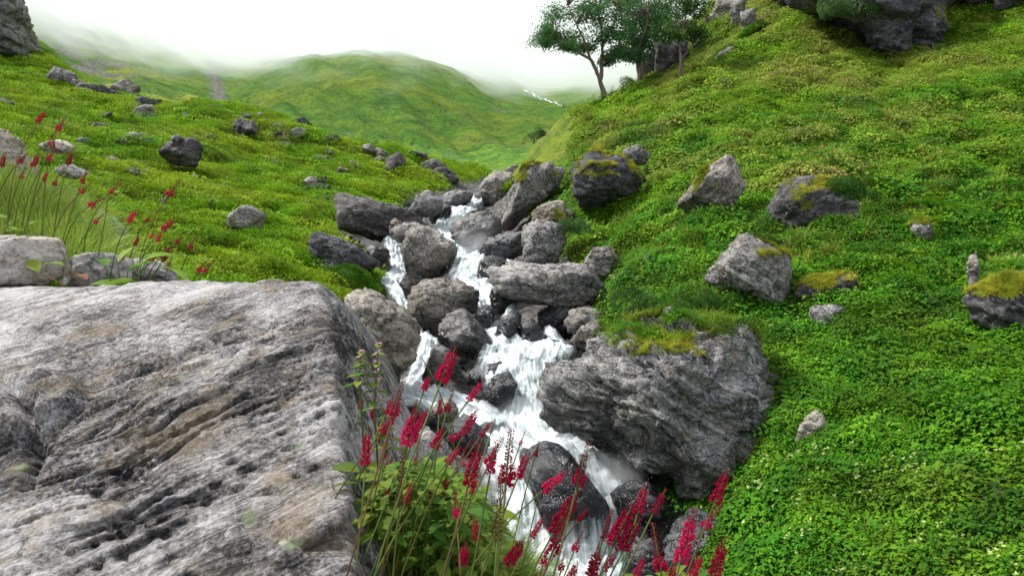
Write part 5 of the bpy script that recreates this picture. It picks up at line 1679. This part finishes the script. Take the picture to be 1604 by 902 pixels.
MAIN = [((714, 542), (690, 600), .95, 'open', 1.5), ((633, 594), (615, 655), .95, 'half', 1.1), ((759, 594), (733, 628), 1.1, 'open', 1.0), ((672, 590), (664, 611), 1.4, 'open', 1.3), ((748, 641), (728, 677), 1.1, 'open', 1.2),
        ((650, 648), (640, 692), 1.0, 'open', 1.7), ((618, 640), (612, 665), 1.2, 'open', 1.3), ((801, 672), (792, 765), .75, 'half', 1.1), ((785, 740), (779, 850), .72, 'dry', .8), ((823, 674), (814, 698), 1.5, 'half', 1.0),
        ((828, 707), (810, 750), .95, 'open', 1.2), ((788, 684), (764, 730), 1.05, 'half', 1.1), ((752, 694), (732, 765), .95, 'open', 1.2), ((922, 693), (903, 765), .8, 'half', 1.2), ((889, 738), (850, 768), 1.05, 'open', 1.1),
        ((905, 770), (868, 832), .85, 'open', 1.1), ((893, 800), (864, 868), .8, 'half', 1.1), ((1139, 735), (1119, 787), .9, 'open', 1.3), ((1012, 757), (998, 806), .95, 'open', 1.3), ((1043, 765), (1022, 806), 1.0, 'open', 1.2),
        ((990, 790), (960, 855), .9, 'open', 1.3), ((1003, 812), (976, 862), .9, 'open', 1.2), ((958, 798), (944, 846), 1.05, 'bud', 1.2), ((1022, 818), (1036, 898), .75, 'half', 1.2), ((1088, 798), (1066, 880), .8, 'open', 1.0),
        ((1135, 842), (1118, 905), .8, 'open', .9), ((916, 822), (898, 866), 1.1, 'half', 1.1), ((853, 806), (832, 843), 1.1, 'open', 1.0), ((576, 668), (572, 732), 1.15, 'open', 1.0), ((567, 622), (563, 640), 1.7, 'open', 1.6),
        ((632, 704), (625, 792), .95, 'dry', .9), ((722, 700), (700, 725), 1.2, 'open', 1.3), ((735, 672), (703, 690), 1.3, 'open', 1.3), ((670, 640), (655, 672), 1.3, 'open', 1.3), ((695, 668), (680, 700), 1.2, 'open', 1.2),
        ((690, 620), (688, 648), 1.3, 'open', 1.2), ((660, 560), (664, 566), 2.0, 'bud', 1.2), ((612, 742), (606, 782), 1.3, 'half', 1.1), ((742, 806), (748, 848), 1.2, 'open', 1.2), ((748, 745), (738, 775), 1.3, 'open', 1.1),
        ((820, 845), (796, 882), .95, 'open', 1.3), ((938, 858), (925, 905), .9, 'open', 1.4), ((967, 862), (945, 895), 1.0, 'open', 1.2), ((885, 860), (878, 895), 1.2, 'half', 1.1), ((700, 745), (694, 772), 1.4, 'open', 1.2),
        ((655, 700), (650, 730), 1.3, 'half', 1.2), ((680, 750), (672, 780), 1.4, 'half', 1.1), ((770, 660), (752, 684), 1.4, 'open', 1.1), ((1060, 860), (1052, 905), .95, 'half', 1.1), ((1010, 870), (995, 905), .95, 'open', 1.2),
        ((845, 690), (838, 715), 1.6, 'half', 1.1), ((776, 655), (768, 680), 1.5, 'bud', 1.1), ((604, 690), (600, 720), 1.4, 'open', 1.2), ((580, 640), (586, 655), 1.6, 'open', 1.4), ((845, 770), (838, 800), 1.4, 'dry', .8),
        ((730, 850), (724, 885), 1.2, 'open', 1.2), ((690, 830), (684, 860), 1.4, 'half', 1.2), ((1100, 865), (1084, 905), .9, 'open', 1.2), ((905, 880), (888, 915), 1.0, 'open', 1.3), ((860, 850), (850, 885), 1.1, 'half', 1.1)]
for _ in range(20):
    if rf.random() < 0.75:
        x0, y0 = rf.uniform(585, 770), rf.uniform(640, 820)
    else:
        x0, y0 = rf.uniform(830, 1125), rf.uniform(810, 900)
    Yf_ = rf.uniform(0.95, 1.7)
    ln = rf.uniform(36, 58) / Yf_
    an = rf.uniform(-0.1, 0.75)
    MAIN.append(((x0 + ln * math.sin(an), y0 - ln * math.cos(an)), (x0, y0), Yf_, rf.choice(['open', 'open', 'half', 'half', 'bud']), rf.uniform(1.0, 1.4)))
for tip, bs, Y, mode, fat in MAIN:
    lab = {'open': 'fully open crimson flower spike on a tall stem in front of the white water', 'half': 'half open crimson flower spike with dark buds at its tip before the white water',
           'bud': 'thin dark red flower spike still all in bud, in front of the white water', 'dry': 'withered brown red spike among the crimson flowers above the white water'}[mode]
    flower(tip, bs, Y, mode, lab, {'open': 'open', 'half': 'half open', 'bud': 'budding', 'dry': 'withered'}[mode] + ' red flowers above the cascade', leaves=rf.choice([2, 3, 4]), fat=fat)
LEFT = [((72, 173), (58, 193)), ((103, 181), (90, 206)), ((86, 203), (80, 231)), ((89, 233), (74, 251)), ((113, 236), (106, 259)), ((8, 240), (2, 262)), ((44, 239), (28, 256)), ((76, 268), (67, 284)), ((136, 267), (128, 287)),
        ((142, 287), (125, 303)), ((189, 286), (171, 304)), ((163, 310), (139, 324)), ((162, 335), (147, 351)), ((283, 281), (262, 309)), ((214, 329), (201, 349)), ((238, 335), (229, 347)), ((274, 343), (254, 361)), ((243, 358), (235, 374)),
        ((254, 363), (245, 379)), ((292, 369), (274, 381)), ((306, 371), (297, 391)), ((218, 370), (211, 384)), ((268, 386), (254, 409)), ((251, 393), (234, 411)), ((270, 401), (263, 420)), ((202, 388), (189, 406)), ((322, 409), (310, 426)),
        ((336, 407), (319, 428)), ((92, 272), (84, 292)), ((40, 262), (32, 280)), ((62, 240), (50, 262))]
for tip, bs in LEFT:
    L = math.hypot(tip[0] - bs[0], tip[1] - bs[1])
    mode = rf.choice(['open', 'half', 'half'])
    flower(tip, bs, rf.uniform(2.95, 3.5), mode, {'open': 'fully open slender red flower spike leaning between the grass tussock and the dock leaves', 'half': 'dark tipped slender red flower spike leaning between the grass tussock and the dock leaves'}[mode], {'open': 'open', 'half': 'dark tipped'}[mode] + ' red flowers by the grass tussock', leaves=1, fat=1.35)
flower((169, 313), (166, 333), 3.2, 'dry', 'blackish withered spike standing before the green slope', None, leaves=0, fat=1.2)

# pink whorled mint stalks beside the huge rock
def mint(tip, bs, Y, label):
    A, B = P(bs[0], bs[1], Y), P(tip[0], tip[1], Y)
    gz = float(ground_z(np.array([A[0]]), np.array([Y]))[0])
    base = np.array([A[0], Y, gz])
    root = link('mint_flower', None, tuple(base))
    tag(root, label, 'flower', 'pink whorled flowers')
    pth = np.array([[0, 0, 0], (A - base) * [0.5, 1, 0.5] + [0.02, 0, 0], A - base, (A + B) / 2 - base, B - base])
    v, f = tube(pth, [0.003, 0.0026, 0.0024, 0.002, 0.0012], 5)
    link('stem', mesh_from('stem', v, f, [M['stem']]), (0, 0, 0), root)
    for k in range(8):
        t = k / 7
        acc = Acc()
        for j in range(9):
            L = 0.013 * (1.1 - 0.5 * t) * rf.uniform(.8, 1.3)
            v, f = leaf_pts(L, L * 0.5, 0.2, 0.2, 2)
            acc.add(v @ rotmat(j * 0.7 + k, rf.uniform(-.1, .9)).T, f, 0)
        for j in range(2):
            v, f = leaf_pts(0.035 * (1.1 - t * .8), 0.018, 0.2, 0.3, 3)
            acc.add(v @ rotmat(j * 3.14 + k * 1.57, 0.1).T - [0, 0, 0.004], f, 1)
        link('whorl', acc.mesh('whorl', [M['pink'], M['leaf_fore']], True), tuple(A + (B - A) * t - base), root)


for tip, bs in (((593, 538), (586, 640)), ((566, 550), (563, 600)), ((602, 645), (606, 700))):
    mint(tip, bs, 1.55, 'pale pink whorled flower stalk at the edge of the huge banded rock')

# leafy undergrowth beneath the flowers
n = 1150
px = RNG.uniform(560, 1130, n)
Y = RNG.uniform(1.25, 2.6, n)
x = (px - 802) / F * Y
z = ground_z(x, Y)
top = np.interp(px, [560, 600, 660, 715, 750, 790, 840, 900, 1000, 1130], [745, 722, 722, 745, 800, 880, 940, 950, 925, 890])
qx, qy = to_px(np.stack([x, Y, z], -1))
zt = P(px, top, Y)[:, 2]
zz = z + (zt - z) * RNG.uniform(0.0, 1.0, n) ** 0.6
sc = RNG.uniform(0.055, 0.12, n)
zz = np.minimum(zz, zt - sc * 1.0)
ok = (zz > z - 0.02) & (x > -0.33 - 0.02 * Y)
pts = np.stack([x, Y, zz], -1)[ok]
scatter('undergrowth', 'leafy green undergrowth beneath the red flowers', 'herb', pts, rots(np.tile([0, 0, 1.0], (len(pts), 1)), 0.5), sc[ok])

n = 240
px = RNG.uniform(575, 790, n)
Y = RNG.uniform(1.3, 2.5, n)
x = (px - 802) / F * Y
pts = np.stack([x, Y, np.maximum(ground_z(x, Y), P(px, np.interp(px, [575, 700, 800, 860], [840, 850, 910, 990]), Y)[:, 2] - 0.1)], -1)
scatter('foreground_grass', 'thin grass blades among the leafy undergrowth', 'tussock', pts, rots(np.tile([0, 0, 1.0], (n, 1)), 0.5), RNG.uniform(0.10, 0.2, n))

# grass tussock at the left edge
n = 420
px = RNG.uniform(-180, 150, n)
Y = RNG.uniform(3.3, 4.8, n)
x = (px - 802) / F * Y
z = ground_z(x, Y)
pts = np.stack([x, Y, z], -1)
ok = RNG.random(n) < np.interp(px, [-180, 100, 165], [1, 0.9, 0.3])
scatter('grass_tussock', 'long fine grass tussock at the left behind the tan block', 'tussock', pts[ok], rots(np.tile([0.5, -0.1, 0.8], (ok.sum(), 1)), 0.8), RNG.uniform(0.22, 0.42, ok.sum()))

# dock plant with a reddish leaf on the huge rock's back edge
dk = P(190, 470, 2.95)
root = link('dock_plant', None, tuple(dk))
tag(root, 'dock plant with one reddish leaf behind the edge of the huge banded rock', 'plant')
for (px_, py_, L, az, tilt, red) in ((112, 446, .075, -0.6, .2, True), (140, 460, .12, 0.1, 0.05, False), (60, 440, .06, 2.6, .7, False), (230, 420, .10, 0.9, .3, False), (250, 430, .09, -0.2, -.2, False), (165, 430, .07, 2.2, .4, False),
                                     (185, 425, .06, 1.2, .9, False), (215, 455, .08, 3.6, .1, False), (200, 440, .07, 0.3, .6, False), (100, 430, .06, 2.9, .3, False)):
    q = P(px_, py_ - 14, 2.85) - dk
    L *= 1.5
    lm = LEAFM[rf.randrange(4)].copy()
    if red:
        lm.materials[0] = M['leaf_red']
    lf = link('leaf', lm, tuple(q), root)
    if red:
        lf['label'] = 'reddish withering leaf'
    lf.rotation_euler = (rf.uniform(-.5, .5), -tilt, az)
    lf.scale = (L, L * 1.1, L)
    v, f = tube([[0, 0, -0.15], q * 0.5 + [0, 0, -.03], q], [0.004, 0.003, 0.002], 5)
    link('stem', mesh_from('stem', v, f, [M['stem']]), (0, 0, 0), root)
